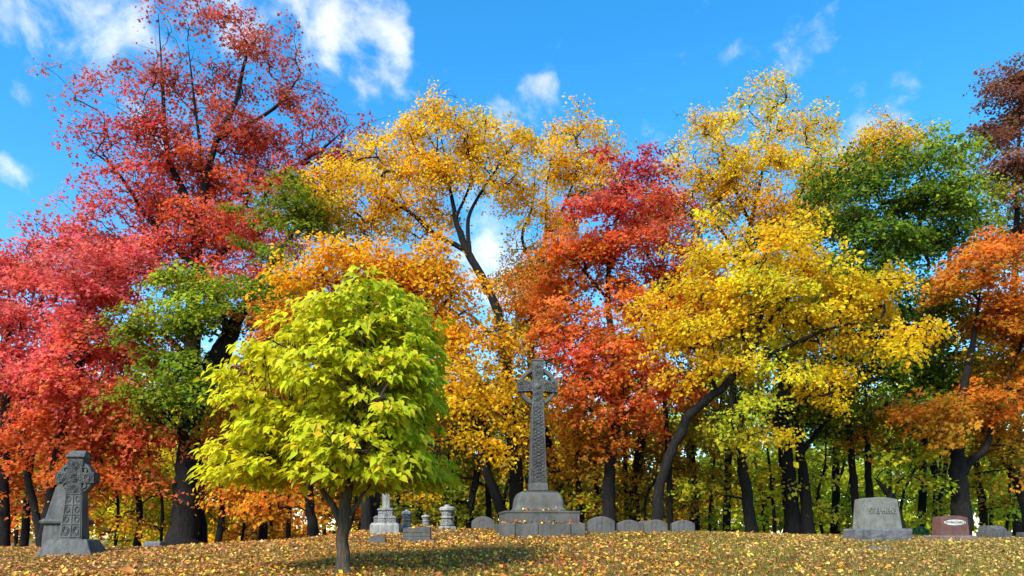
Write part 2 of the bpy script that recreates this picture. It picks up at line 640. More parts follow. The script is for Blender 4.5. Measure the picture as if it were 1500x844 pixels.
def make_tree(name, label, Y, trunks, lobes, group=None, leaf=0.12, spray_r=0.6, per_spray=70, dens=1.0, tmpl=T_MAPLE, flat=0.35, bare=0.0, twig_r=0.008,
              seed=1, bark=None, sides=4, droop=0.25, cat='tree', depth=0.8, up=0.9, wob=0.5, spread=1.4, size_jit=0.22, fan=2, coarse=False):
    """trunks: polylines of (px, py, radius px[, depth offset m]); the first one starts on the ground.
    lobes: (px, py, rx, ry, density, colour[, depth offset m]) leaf masses at the tree's own distance"""
    g = np.random.default_rng(seed)
    S = Y / F
    b0 = ground_pt(trunks[0][0][0], Y)
    root = empty(name, b0)
    tag(root, label, cat, group)
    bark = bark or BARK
    nodes, parent, fixed_r = [], [], []
    tv, tq, off = [], [], 0
    for ti, line in enumerate(trunks):
        pts, rad = [], []
        for i, p in enumerate(line):
            dy = p[3] if len(p) > 3 else 0.0
            if ti == 0 and i == 0:
                pts.append(b0 - np.array([0, 0, 0.15]))
            else:
                pts.append(at(p[0], p[1], Y + dy))
            rad.append(p[2] * S * (1.0 if p[1] > 480 else .82) * (1.0 if ti == 0 or line[0][1] > 740 else .85))
        if ti > 0 and line[0][1] > 740:                       # second stem of the same tree
            gp = ground_pt(line[0][0], Y + (line[0][3] if len(line[0]) > 3 else 0))
            pts[0] = gp - np.array([0, 0, 0.15])
        c = catmull(pts, 5)
        r = np.interp(np.linspace(0, len(pts) - 1, len(c)), range(len(pts)), rad)
        if ti > 0 or True:
            r = r * np.where(np.linspace(0, 1, len(r)) > .8, np.interp(np.linspace(0, 1, len(r)), [.8, 1], [1, .3]), 1)
        jit = g.normal(0, 1, c.shape) * r[:, None] * 0.10
        jit[0] = 0
        c = c + jit
        r = r * (1 + g.normal(0, 0.04, len(r)))
        if line[0][1] > 740 or ti == 0:
            h = c[:, 2] - c[0, 2]
            r = r * (1 + 0.45 * np.exp(-h / (2.2 * r[0] + 1e-6)))
        v, qd = tubes(c[None], r[None], 7 if coarse else 12)
        tv.append(v)
        tq.append(qd + off)
        off += len(v)
        # hook into the skeleton
        if ti == 0 or line[0][1] > 740:
            pi = -1
        else:
            pi = int(np.argmin(np.linalg.norm(np.array(nodes) - c[0], axis=1)))
        for a, rr in zip(c, r):
            nodes.append(a)
            parent.append(pi)
            fixed_r.append(rr)
            pi = len(nodes) - 1
    V = np.vstack(tv) - b0
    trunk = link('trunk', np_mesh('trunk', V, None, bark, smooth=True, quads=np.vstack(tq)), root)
    if len(tv) > 1 and off > 0:
        pass
    # ---- spray centres
    C, key, bareflag, outw = [], [], [], []
    crown_c = np.mean([at(l[0], l[1], Y) for l in lobes], axis=0)
    for l in lobes:
        cx, cy, rx, ry, dn, col = l[:6]
        dy = l[6] if len(l) > 6 else g.uniform(-0.9, 0.9)
        c0 = at(cx, cy, Y + dy)
        rxm, rzm = rx * S, ry * S
        rd = depth * (rxm + rzm) / 2 * 1.1
        area = math.pi * rxm * rzm
        n = max(2, int(round(dn * dens * area * 4.5 / (spray_r ** 1.2))))
        nb = max(1, int(round(n / 5.5)))
        d = unit(g.normal(0, 1, (nb, 3)))
        rr = g.random((nb, 1)) ** (1 / 2.2) * np.exp(g.normal(0, .14, (nb, 1)))
        bc = c0 + d * rr * np.array([rxm, rd, rzm])
        n = nb * 5
        pts = np.repeat(bc, 5, axis=0) + g.normal(0, 1, (n, 3)) * np.array([1, 1, .34]) * spray_r * 1.0
        for p_ in pts:
            C.append(p_)
            key.append(col)
            bareflag.append(False)
        if bare > 0:
            m = int(n * bare)
            d = unit(g.normal(0, 1, (m, 3)) + np.array([0, 0, 0.35]))
            for p_ in c0 + d * (0.9 + 0.35 * g.random((m, 1))) * np.array([rxm, rd, rzm]):
                C.append(p_)
                key.append(col)
                bareflag.append(True)
    C = np.array(C)
    gz = ground(C[:, 0], C[:, 1])
    C[:, 2] = np.maximum(C[:, 2], gz + 0.35)
    key = np.array(key)
    bareflag = np.array(bareflag)
    nt = len(nodes)
    N = np.zeros((nt + len(C) * 5, 3))
    N[:nt] = nodes
    cnt = nt
    # attach nearest first
    dmin = np.min(np.linalg.norm(C[:, None, :] - N[None, :nt], axis=2), axis=1)
    order = np.argsort(dmin)
    tz = b0[2] + 0.18 * (C[:, 2].max() - b0[2])
    chain_nodes = []
    for i in order:
        p = C[i]
        nd = N[:cnt]
        dv = p - nd
        dist = np.linalg.norm(dv, axis=1)
        cost = dist + 0.9 * np.maximum(0, 0.25 * dist - dv[:, 2]) + 2.0 * np.maximum(0, tz - nd[:, 2]) + 0.05 * g.random(cnt)
        j = int(np.argmin(cost))
        a = N[j]
        pj = parent[j]
        din = unit(a - N[pj]) if pj >= 0 else np.array([0, 0, 1.0])
        L = dist[j]
        c1 = a + (din * 0.45 + unit(p - a) * 0.4 + np.array([0, 0, 0.25])) * L * 0.42
        c2 = p - (unit(p - a) + np.array([0, 0, -0.30])) * L * 0.3
        t = np.array([0.2, 0.4, 0.6, 0.8, 1.0])[:, None]
        bz = (1 - t) ** 3 * a + 3 * (1 - t) ** 2 * t * c1 + 3 * (1 - t) * t ** 2 * c2 + t ** 3 * p
        bz[:-1] += g.normal(0, 0.035, (4, 3)) * L
        ids = []
        pi = j
        for b in bz:
            N[cnt] = b
            parent.append(pi)
            ids.append(cnt)
            pi = cnt
            cnt += 1
        chain_nodes.append((j, ids))
    par = np.array(parent)
    w = np.zeros(cnt)
    for _, ids in chain_nodes:
        w[ids[-1]] += 1
    for k in range(cnt - 1, -1, -1):
        if par[k] >= 0:
            w[par[k]] += w[k]
    rtop = min(fixed_r)
    rad = twig_r * np.maximum(w, 1) ** 0.52
    rad[:nt] = np.array(fixed_r)
    ci = np.array([[j] + ids for j, ids in chain_nodes])
    if coarse:
        ci = ci[:, [0, 2, 4, 5]]
    chains = N[ci]
    cr = rad[ci]
    cr[:, 0] = np.minimum(cr[:, 0] * 0.8, cr[:, 1] * 1.15)
    cr = np.minimum(cr, 0.16)
    v, qd = tubes(chains, cr, sides)
    # finer twigs fanning out at each spray
    K = fan
    m = len(C)
    st = np.repeat(N[ci[:, -2]], K, axis=0)
    en = np.repeat(chains[:, -1], K, axis=0) + g.normal(0, 1, (m * K, 3)) * np.array([1, 1, 0.5]) * spray_r * 0.55 + np.array([0, 0, 0.1 * spray_r])
    tw = np.stack([st, (st + en) / 2 + g.normal(0, 0.05, st.shape) + np.array([0, 0, 0.04]), en], 1)
    v2, q2 = tubes(tw, np.broadcast_to(np.array([twig_r * 0.9, twig_r * 0.6, twig_r * 0.3]), (m * K, 3)), 3)
    Vb = np.vstack([v, v2]) - b0
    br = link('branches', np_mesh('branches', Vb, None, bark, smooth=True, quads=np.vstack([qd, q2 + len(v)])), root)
    br['kind'] = 'stuff'
    # ---- leaves
    keep = ~bareflag
    Cl, kl = C[keep], key[keep]
    n_s = len(Cl)
    cnts = np.maximum(3, (1.3 * per_spray * g.lognormal(-0.08, 0.4, n_s))).astype(int)
    sid = np.repeat(np.arange(n_s), cnts)
    n = len(sid)
    out = unit((Cl - crown_c) * np.array([1, 1, 0.5]))
    sn = unit(np.array([0, 0, 1.0]) * up + out * 0.45 + g.normal(0, 0.25, (n_s, 3)))
    ref = unit(np.cross(sn, g.normal(0, 1, (n_s, 3))))
    bi = np.cross(sn, ref)
    ang = g.random(n) * 2 * math.pi
    lobed = 1 + 0.35 * np.sin(ang * 3 + g.random(n_s)[sid] * 6.28)
    rho = np.sqrt(g.random(n)) * lobed * spray_r * spread * (0.65 + 0.7 * g.random(n_s))[sid] * 0.75
    hz = g.normal(0, flat * spray_r * 0.6, n)
    lat = ref[sid] * np.cos(ang)[:, None] + bi[sid] * np.sin(ang)[:, None]
    pos = Cl[sid] + lat * rho[:, None] + sn[sid] * hz[:, None]
    pos[:, 2] -= droop * rho ** 2 / spray_r * 0.6
    nrm = unit(sn[sid] * up + g.normal(0, wob, (n, 3)) + lat * 0.25)
    tip = unit(lat + np.array([0, 0, -0.35]) + g.normal(0, 0.45, (n, 3)))
    size = 1.08 * leaf * np.exp(g.normal(0, size_jit, n))
    cols = np.zeros((n, 3))
    for kk in np.unique(kl):
        m_ = kl[sid] == kk
        cols[m_] = pick_colours(kk, m_.sum(), g)
    sj = np.exp(g.normal(0, 0.16, (n_s, 1)))[sid]
    tint = (1 + g.normal(0, 0.06, (n_s, 3)))[sid]
    odd = g.random(n) < .03
    cols[odd] = cols[odd] * .35 + np.array([.16, .085, .03])
    odd = g.random(n) < .03
    cols[odd] = cols[odd] * .5 + np.array([.10, .11, .01])
    cols = np.clip(cols * sj * tint, 0.004, 0.9)
    gzz = ground(pos[:, 0], pos[:, 1])
    ok = pos[:, 2] > gzz + 0.1
    pos, nrm, tip, size, cols = pos[ok], nrm[ok], tip[ok], size[ok], cols[ok]
    v, f = leaf_arrays(pos - b0, nrm, tip, size, tmpl)
    cr_o = link('crown', np_mesh('crown', v, f, LEAF, np.repeat(cols, len(tmpl[0]), axis=0)), root)
    cr_o['kind'] = 'stuff'
    STATS.append((name, len(pos), len(f), len(C)))
    return root


STATS = []
# ------------------------------------------------------------------ the trees one can tell apart
make_tree('red_maple_tree', 'tall dark red maple with thin airy top reaching above every other tree', 29,
          [[(284, 803, 17), (282, 700, 15), (280, 600, 14), (284, 450, 12), (288, 350, 10), (270, 285, 7), (245, 225, 5), (238, 120, 3.5), (232, 20, 1.5)],
           [(288, 370, 9), (300, 275, 7.5), (318, 205, 6), (345, 150, 4.5), (362, 80, 3), (395, 30, 1.5)],
           [(318, 205, 5), (400, 160, 3.5), (440, 110, 2)],
           [(287, 400, 7), (370, 330, 5), (400, 265, 4), (470, 220, 3), (515, 180, 1.5)],
           [(286, 390, 7), (225, 330, 5), (170, 250, 3), (125, 215, 1.5)],
           [(300, 275, 4), (285, 150, 2.5), (275, 60, 1.2)]],
          [(310, 55, 100, 50, .26, 'darkred'), (235, 100, 65, 55, .3, 'darkred'), (390, 95, 80, 60, .34, 'darkred'), (205, 155, 85, 42, .48, 'darkred'), (135, 205, 30, 22, .6, 'crimson+darkred'), (500, 195, 30, 25, .5, 'crimson'), (440, 110, 40, 40, .25, 'darkred'),
           (300, 145, 80, 50, .6, 'darkred'), (400, 165, 80, 55, .55, 'darkred'), (175, 200, 65, 35, .62, 'crimson+darkred'), (455, 150, 45, 40, .32, 'darkred'),
           (290, 215, 95, 45, .85, 'darkred+red'), (390, 225, 85, 40, .8, 'darkred+red'), (470, 215, 50, 35, .6, 'crimson'), (180, 255, 70, 30, .7, 'crimson+red'),
           (250, 275, 80, 40, .95, 'red'), (350, 285, 90, 40, .95, 'red+redorange'), (440, 275, 60, 40, .75, 'red'), (220, 325, 85, 40, 1.0, 'red+pinkred'),
           (310, 345, 95, 40, 1.0, 'redorange+red'), (400, 345, 70, 40, .9, 'red'), (180, 370, 70, 40, 1.0, 'pinkred+red'), (250, 400, 90, 40, 1.0, 'red+redorange'),
           (350, 410, 80, 40, .9, 'red'), (480, 290, 45, 50, .6, 'red'), (460, 240, 45, 28, .8, 'crimson+red'), (425, 205, 45, 28, .6, 'darkred'), (150, 300, 45, 28, .8, 'red+pinkred'), (125, 335, 45, 28, .8, 'red+pinkred'), (90, 350, 35, 20, .5, 'pinkred')],
          leaf=0.11, spray_r=.62, per_spray=64, dens=0.78, bare=0.5, seed=11, twig_r=.009)

make_tree('pink_red_maple_tree', 'rosy red maple with layered low boughs behind the small carved cross', 25.5,
          [[(62, 808, 8), (72, 740, 7), (85, 660, 6.5), (105, 580, 6), (125, 480, 5), (140, 400, 3)],
           [(66, 780, 6), (45, 720, 5), (35, 660, 4), (30, 560, 3)],
           [(115, 530, 4), (180, 480, 3), (230, 440, 1.5)]],
          [(145, 400, 60, 40, .9, 'pinkred'), (95, 400, 60, 40, .7, 'pinkred+red'), (160, 450, 80, 45, 1.1, 'pinkred'), (80, 470, 80, 45, 1.0, 'pinkred'),
           (190, 510, 70, 40, 1.0, 'pinkred+redorange'), (110, 530, 90, 40, 1.1, 'pinkred'), (60, 570, 80, 40, 1.0, 'red+pinkred'), (170, 570, 80, 40, 1.1, 'pinkred+redorange'),
           (120, 620, 90, 35, 1.0, 'redorange'), (200, 630, 70, 40, .9, 'redorange+red'), (60, 640, 70, 30, .8, 'redorange'), (150, 670, 80, 30, .8, 'redorange'), (90, 685, 50, 25, .6, 'orange+redorange'),
           (215, 690, 45, 25, .6, 'redorange')],
          leaf=.12, spray_r=.6, per_spray=70, dens=0.9, bare=.15, seed=12, flat=.28)

make_tree('pink_red_maple_tree', 'rosy red maple with a straight thin trunk at the cemetery edge', 27.5,
          [[(4, 815, 8), (6, 700, 7), (8, 600, 6), (10, 500, 4.5), (14, 400, 2)], [(8, 590, 4), (-50, 520, 3), (-80, 450, 1.5)]],
          [(15, 395, 50, 40, .7, 'pinkred'), (50, 430, 50, 40, .7, 'pinkred'), (-30, 430, 70, 60, .9, 'pinkred'), (10, 480, 60, 40, .9, 'pinkred'), (-40, 540, 80, 60, .9, 'pinkred+red'),
           (20, 560, 60, 40, .9, 'pinkred'), (10, 620, 60, 35, .9, 'redorange+red'), (0, 680, 60, 30, .8, 'redorange+orange'), (-60, 640, 70, 50, .8, 'red'), (40, 720, 35, 20, .5, 'orange+redorange')],
          tmpl=T_DIAMOND, leaf=.12, spray_r=.6, per_spray=62, dens=.95, bare=.15, seed=13)

make_tree('slim_red_tree', 'slim forked red tree between the two rosy maples', 29,
          [[(36, 812, 6), (40, 720, 5), (50, 640, 4), (60, 560, 3), (62, 460, 1.5)]],
          [(80, 355, 45, 30, .6, 'red+pinkred'), (60, 400, 55, 40, .8, 'pinkred+red'), (120, 360, 40, 30, .6, 'red'), (70, 600, 60, 40, .6, 'redorange'), (60, 740, 50, 30, .5, 'redorange+olive')],
          tmpl=T_DIAMOND, leaf=.12, per_spray=60, dens=.9, bare=.2, seed=14)

make_tree('green_maple_tree', 'green leaved maple with thick leaning trunk in front of the tall red maple', 25.5,
          [[(267, 803, 19), (270, 740, 16), (274, 670, 14.5), (280, 615, 14), (298, 565, 15), (322, 520, 16.5), (340, 480, 13), (370, 430, 9), (410, 370, 6), (445, 320, 3)],
           [(298, 560, 9), (270, 520, 6), (240, 490, 4), (205, 470, 2)], [(335, 490, 8), (320, 440, 5), (300, 410, 3)], [(275, 650, 5), (245, 610, 3.5), (215, 590, 2)]],
          [(270, 415, 60, 28, 1.0, 'green+lime', -.8), (335, 430, 65, 30, 1.0, 'green', -.9), (250, 460, 60, 28, 1.0, 'green+lime', -1.0), (215, 495, 50, 25, .9, 'green+olive', -.8),
           (300, 480, 45, 25, .8, 'green', -1.0), (255, 530, 50, 28, 1.0, 'green', -1.1), (235, 575, 50, 30, 1.1, 'green', -1.0), (215, 610, 40, 22, .9, 'green+olive', -.8),
           (290, 590, 40, 30, .8, 'dkgreen+green', -1.1), (380, 440, 45, 30, .8, 'green', 0), (440, 290, 45, 30, .7, 'green+olive', 0), (430, 335, 60, 35, .9, 'green', .2), (490, 320, 45, 35, .8, 'green+olive', .4),
           (400, 380, 45, 25, .7, 'olive+green', 0), (240, 640, 40, 20, .5, 'olive+orange', -.8), (370, 480, 30, 20, .5, 'olive+red', 0)],
          tmpl=T_DIAMOND, leaf=.105, spray_r=.5, per_spray=70, dens=.95, seed=15, flat=.25)

make_tree('golden_tree', 'golden orange tree rising behind the young lime green tree', 23,
          [[(536, 785, 8), (538, 690, 7), (545, 580, 6), (560, 480, 4.5), (570, 400, 2)], [(548, 785, 7, .4), (556, 680, 6, .4), (600, 560, 4.5, .3), (650, 480, 3, .2), (690, 450, 2)]],
          [(545, 375, 70, 28, 1.0, 'gold', -.3), (480, 395, 45, 35, .9, 'gold', 0), (610, 390, 60, 35, 1.1, 'gold', 0), (560, 420, 90, 35, 1.0, 'gold+orange'), (465, 445, 35, 35, .8, 'gold+orange'),
           (650, 440, 45, 40, 1.0, 'gold', .3), (675, 490, 45, 35, .9, 'gold', 0), (700, 530, 35, 35, .9, 'gold+yellow', -.3), (720, 570, 28, 30, .9, 'yellow', -.4), (700, 600, 35, 30, .9, 'yellow+lemon', -.5),
           (725, 625, 22, 22, .8, 'yellow', -.5), (690, 635, 25, 20, .7, 'yellow', -.5), (705, 660, 22, 15, .6, 'yellow', -.5), (675, 425, 22, 24, .5, 'gold+yellow', 0),
           (600, 480, 80, 50, .5, 'gold+orange', .8), (450, 500, 50, 60, .4, 'orange+gold', .8), (640, 560, 40, 60, .5, 'gold+orange', .8)],
          leaf=0.105, spray_r=.5, per_spray=62, dens=1.35, tmpl=T_DIAMOND, seed=16, flat=.45, wob=.7, depth=.6)

make_tree('tall_yellow_tree', 'tall yellow tree with dark winding trunk passing behind the great cross', 26,
          [[(758, 785, 12), (757, 710, 10), (750, 640, 9), (742, 570, 8.5), (740, 510, 8.5), (728, 455, 8), (705, 405, 7.5), (684, 368, 7), (668, 320, 5), (655, 250, 3.5), (640, 170, 1.5)],
           [(737, 500, 6), (712, 485, 4.5), (690, 462, 3), (665, 450, 1.5)],
           [(684, 368, 6), (640, 345, 5), (605, 315, 4), (560, 285, 3), (520, 265, 1.5)],
           [(688, 372, 5), (686, 320, 4), (712, 270, 3), (745, 225, 1.5)],
           [(668, 320, 3.5), (690, 260, 2.5), (680, 190, 1.2)], [(752, 660, 5), (720, 670, 4.5), (712, 640, 3)]],
          [(640, 160, 45, 25, .75, 'yellow'), (690, 180, 45, 30, .75, 'yellow'), (620, 205, 55, 30, .9, 'yellow'), (680, 225, 65, 32, .9, 'yellow+gold'), (735, 225, 35, 35, .75, 'yellow'),
           (560, 235, 50, 30, .8, 'yellow'), (600, 255, 60, 30, .9, 'yellow+gold'), (530, 275, 50, 30, .9, 'yellow'), (660, 265, 55, 28, .8, 'yellow'), (730, 270, 45, 28, .7, 'yellow'),
           (500, 295, 30, 30, .7, 'yellow+gold'), (580, 295, 60, 28, .9, 'yellow+gold'), (550, 330, 60, 28, .9, 'gold+yellow'), (640, 310, 50, 22, .6, 'yellow'), (620, 345, 50, 20, .6, 'yellow+gold'),
           (505, 235, 25, 20, .4, 'yellow'), (690, 300, 35, 15, .4, 'yellow')],
          leaf=0.088, spray_r=.45, per_spray=56, dens=1.15, tmpl=T_DIAMOND, seed=17, flat=.5, wob=.8, bare=.14, depth=.7)

make_tree('yellow_tree', 'yellow tree whose dark trunk forks low beside the shaft of the great cross', 28,
          [[(834, 785, 11), (830, 745, 10), (812, 690, 9), (798, 640, 8), (782, 560, 7), (778, 480, 6), (790, 400, 5), (805, 340, 4), (832, 290, 3), (850, 220, 1.5)],
           [(826, 735, 7), (842, 690, 5.5), (848, 655, 5), (850, 600, 3)], [(790, 400, 4), (765, 350, 3), (780, 300, 2), (785, 240, 1.2)], [(800, 345, 3), (800, 280, 2), (810, 220, 1.2)]],
          [(840, 195, 45, 22, .9, 'yellow+gold'), (875, 215, 35, 28, .8, 'yellow+gold'), (805, 220, 35, 28, .7, 'yellow'), (850, 245, 50, 28, .9, 'yellow+gold'), (800, 265, 40, 25, .6, 'yellow'),
           (860, 285, 40, 25, .8, 'yellow+gold'), (790, 320, 45, 22, .7, 'yellow'), (820, 335, 40, 22, .7, 'gold'), (765, 340, 30, 20, .5, 'yellow'), (790, 375, 45, 22, .9, 'yellow+gold'), (770, 385, 30, 20, .7, 'yellow'),
           (800, 410, 40, 20, .7, 'gold+yellow'), (775, 470, 40, 25, .8, 'gold+yellow'), (800, 445, 35, 25, .7, 'gold+ochre'), (765, 430, 25, 20, .4, 'yellow'), (762, 398, 32, 26, 1.0, 'yellow+gold'), (748, 455, 26, 26, .8, 'gold+redorange'), (775, 435, 35, 26, .9, 'orangebrown+gold'), (765, 300, 30, 25, .5, 'yellow')],
          leaf=0.088, spray_r=.45, per_spray=56, dens=1.1, tmpl=T_DIAMOND, seed=18, flat=.5, wob=.8, bare=.14)

make_tree('scarlet_maple_tree', 'scarlet and orange maple with coral lower boughs beside the great cross', 24.5,
          [[(893, 785, 10), (891, 720, 9), (896, 660, 8), (905, 600, 7), (900, 520, 6), (890, 430, 5), (900, 340, 3.5), (918, 260, 2)],
           [(905, 600, 5), (860, 540, 3.5), (820, 500, 2)], [(900, 520, 5), (950, 460, 4), (985, 400, 2)], [(892, 440, 4), (850, 390, 3), (830, 350, 1.5)]],
          [(918, 228, 28, 20, .8, 'crimson'), (915, 265, 40, 28, 1.0, 'crimson'), (880, 305, 45, 28, 1.0, 'red'), (945, 310, 45, 32, 1.0, 'crimson+red'), (840, 350, 45, 28, 1.0, 'redorange+orange'),
           (910, 355, 60, 32, 1.1, 'red+redorange'), (980, 370, 40, 40, .9, 'red+redorange'), (800, 390, 40, 25, .8, 'redorange+orangebrown'), (860, 400, 60, 30, 1.1, 'redorange+orangebrown'), (950, 420, 60, 35, 1.1, 'red+redorange+orange'),
           (810, 430, 50, 28, .9, 'redorange+orangebrown'), (900, 455, 70, 30, 1.1, 'redorange+orange'), (1000, 430, 40, 35, .9, 'redorange+orange'), (1015, 390, 25, 30, .7, 'red+orange'), (840, 480, 60, 28, 1.0, 'orange+redorange'), (930, 500, 70, 30, 1.1, 'redorange+orange'),
           (985, 490, 40, 30, .8, 'redorange'), (835, 520, 45, 14, 1.0, 'coral+pinkred+coral', -1.2), (880, 540, 55, 22, 1.0, 'coral+orange', -1.2), (855, 570, 45, 18, 1.0, 'coral+orange', -1.3), (960, 560, 30, 22, 1.2, 'pinkred+coral', -1.2),
           (990, 578, 40, 14, 1.0, 'coral+orange', -1.2), (935, 590, 30, 15, .9, 'coral', -1.2), (905, 605, 40, 16, 1.1, 'coral+orange', -1.3), (880, 640, 35, 15, .7, 'orange', -.6), (930, 545, 50, 25, .9, 'orange+ochre'),
           (800, 470, 40, 30, .6, 'olive+orangebrown', .6), (770, 500, 35, 30, .6, 'olive+ochre', .8), (860, 600, 60, 30, .7, 'ochre+orange', .8)],
          leaf=0.105, spray_r=.5, per_spray=66, dens=1.15, seed=19, flat=.26)

make_tree('ochre_maple_tree', 'ochre leaved maple with two curved trunks behind the row of rounded headstones', 27,
          [[(930, 785, 8), (930, 720, 7.5), (936, 670, 7), (945, 620, 5.5), (945, 540, 3)], [(921, 785, 4, .5), (916, 690, 3.5, .5), (914, 600, 2.5, .5), (900, 540, 1.5)]],
          [(840, 620, 50, 30, .8, 'ochre'), (900, 640, 60, 30, .8, 'ochre+orange'), (960, 630, 60, 30, .8, 'ochre'), (1000, 640, 50, 35, .8, 'ochre+olive'), (1020, 600, 40, 30, .7, 'ochre+gold'), (950, 690, 60, 35, .6, 'ochre+olive'), (870, 690, 50, 35, .6, 'ochre'),
           (1010, 540, 40, 35, .6, 'ochre+olive'), (790, 560, 45, 35, .6, 'ochre+green'), (800, 600, 35, 30, .6, 'green+olive'), (820, 670, 40, 30, .5, 'orange+ochre')],
          tmpl=T_DIAMOND, leaf=.115, per_spray=60, dens=.9, seed=20, flat=.3)

make_tree('tall_airy_yellow_tree', 'tall airy yellow tree with fine bare branches standing over the bright yellow one', 30,
          [[(1018, 785, 8), (1016, 720, 7.5), (1012, 640, 7), (1030, 560, 6.5), (1055, 480, 6), (1085, 400, 5.5), (1100, 330, 4.5), (1115, 260, 3.5), (1130, 180, 1.5)],
           [(1090, 390, 4), (1050, 330, 3), (1000, 290, 2), (970, 240, 1.2)], [(1100, 330, 3.5), (1070, 260, 2.5), (1050, 190, 1.5)],
           [(1095, 360, 4), (1150, 320, 3), (1190, 250, 2), (1205, 200, 1.2)], [(1150, 320, 3), (1230, 270, 2.4), (1290, 230, 1.5), (1330, 200, 1)]],
          [(1130, 150, 25, 22, .7, 'yellow+lemon'), (1160, 180, 28, 25, .75, 'yellow+lemon'), (1110, 185, 30, 25, .6, 'yellow+lemon'), (1065, 170, 35, 25, .5, 'yellow+lemon'), (1000, 195, 35, 22, .55, 'yellow+lemon'), (1040, 215, 40, 25, .6, 'yellow+lemon'),
           (980, 240, 30, 25, .7, 'yellow+lemon'), (1090, 235, 45, 28, .8, 'yellow+lemon'), (1140, 230, 40, 28, .8, 'yellow+lemon'), (1020, 260, 45, 25, .8, 'yellow+gold'), (1210, 205, 35, 25, .6, 'yellow+lemon'), (1190, 245, 40, 25, .6, 'yellow+lemon'),
           (1240, 235, 35, 28, .55, 'yellow+lemon'), (1300, 205, 50, 22, .85, 'yellow+gold'), (1275, 235, 40, 22, .7, 'yellow+lemon'), (1320, 225, 30, 20, .7, 'yellow+lime'), (1060, 290, 60, 28, .8, 'yellow+gold'), (1130, 290, 50, 28, .7, 'yellow+gold'),
           (1190, 290, 40, 25, .5, 'yellow+lemon'), (1205, 268, 45, 28, .9, 'yellow+lemon'), (1245, 272, 38, 25, .8, 'yellow+lemon'), (1185, 318, 42, 26, .9, 'yellow+gold'), (965, 290, 32, 28, .8, 'gold+yellow'), (960, 340, 30, 28, .7, 'gold+orange'), (1085, 330, 45, 22, .7, 'gold+orangebrown'), (1000, 310, 40, 30, .7, 'gold+yellow'), (1140, 325, 45, 18, .6, 'orangebrown+gold'), (1030, 340, 40, 25, .6, 'gold+olive')],
          leaf=0.09, spray_r=.45, per_spray=48, dens=1.4, tmpl=T_DIAMOND, seed=21, flat=.5, wob=.8, bare=.3)

make_tree('bright_yellow_tree', 'bright lemon yellow tree arching from a curved leaning trunk', 22,
          [[(962, 785, 9), (964, 740, 8), (972, 690, 7.4), (993, 642, 7.2), (1012, 607, 7), (1040, 582, 6.6), (1070, 556, 5.8), (1100, 515, 6), (1115, 460, 5), (1110, 390, 3), (1080, 330, 1.5)],
           [(1085, 540, 5), (1150, 510, 4), (1220, 480, 3), (1290, 470, 2)], [(1110, 490, 4.5), (1160, 430, 3.5), (1185, 380, 2)], [(1050, 575, 4), (1030, 520, 3), (1000, 470, 2), (960, 450, 1.2)],
           [(1072, 556, 3.5), (1072, 610, 3), (1078, 640, 2)], [(1120, 510, 4), (1160, 540, 3), (1195, 580, 2)]],
          [(1050, 320, 30, 20, .5, 'lemon'), (1080, 365, 50, 28, .85, 'lemon+lemon+yellow'), (1040, 385, 40, 25, .8, 'lemon'), (1150, 375, 35, 28, 1.0, 'lemon+yellow'), (1190, 345, 28, 25, .7, 'lemon'), (1110, 415, 55, 28, .95, 'lemon+limeyellow'),
           (1200, 390, 45, 28, 1.0, 'lemon+yellow'), (1030, 430, 55, 25, .95, 'lemon+lemon+yellow'), (970, 430, 40, 16, .9, 'lemon+lemon+yellow'), (955, 470, 38, 16, .9, 'lemon+yellow'), (1160, 440, 55, 28, .9, 'limeyellow+lemon'), (1240, 430, 45, 28, 1.0, 'lemon+lemon+yellow'),
           (1285, 410, 40, 22, 1.0, 'lemon+lemon+yellow'), (1050, 470, 60, 28, .9, 'lemon+lemon+yellow'), (990, 500, 50, 25, .9, 'lemon+yellow'), (1110, 490, 50, 28, .8, 'limeyellow+lemon'), (1210, 470, 50, 22, .7, 'lemon+lemon+yellow'), (1300, 450, 40, 16, .8, 'lemon+yellow'),
           (1335, 490, 30, 22, 1.1, 'lemon+yellow'), (1255, 495, 35, 22, .8, 'lemon+yellow'), (1040, 530, 50, 22, .9, 'lemon+yellow'), (1000, 545, 30, 14, .6, 'lemon+yellow'), (1100, 545, 40, 25, .8, 'lemon+limeyellow'), (1205, 520, 30, 22, .8, 'lemon+lemon+yellow'),
           (1320, 520, 20, 12, .7, 'lemon+yellow'), (1250, 548, 26, 18, .9, 'lemon'), (1190, 580, 26, 24, .9, 'lemon+yellow'), (1150, 560, 25, 22, .7, 'lemon+limeyellow'), (1100, 600, 28, 28, .7, 'limeyellow+lime'), (1105, 640, 22, 15, .6, 'limeyellow'),
           (1150, 640, 10, 8, .8, 'lemon+yellow'), (1170, 490, 30, 22, .6, 'lemon+limeyellow')],
          leaf=0.098, spray_r=.40, per_spray=52, dens=1.35, tmpl=T_DIAMOND, seed=22, flat=.5, wob=.75, depth=.75, droop=.4)

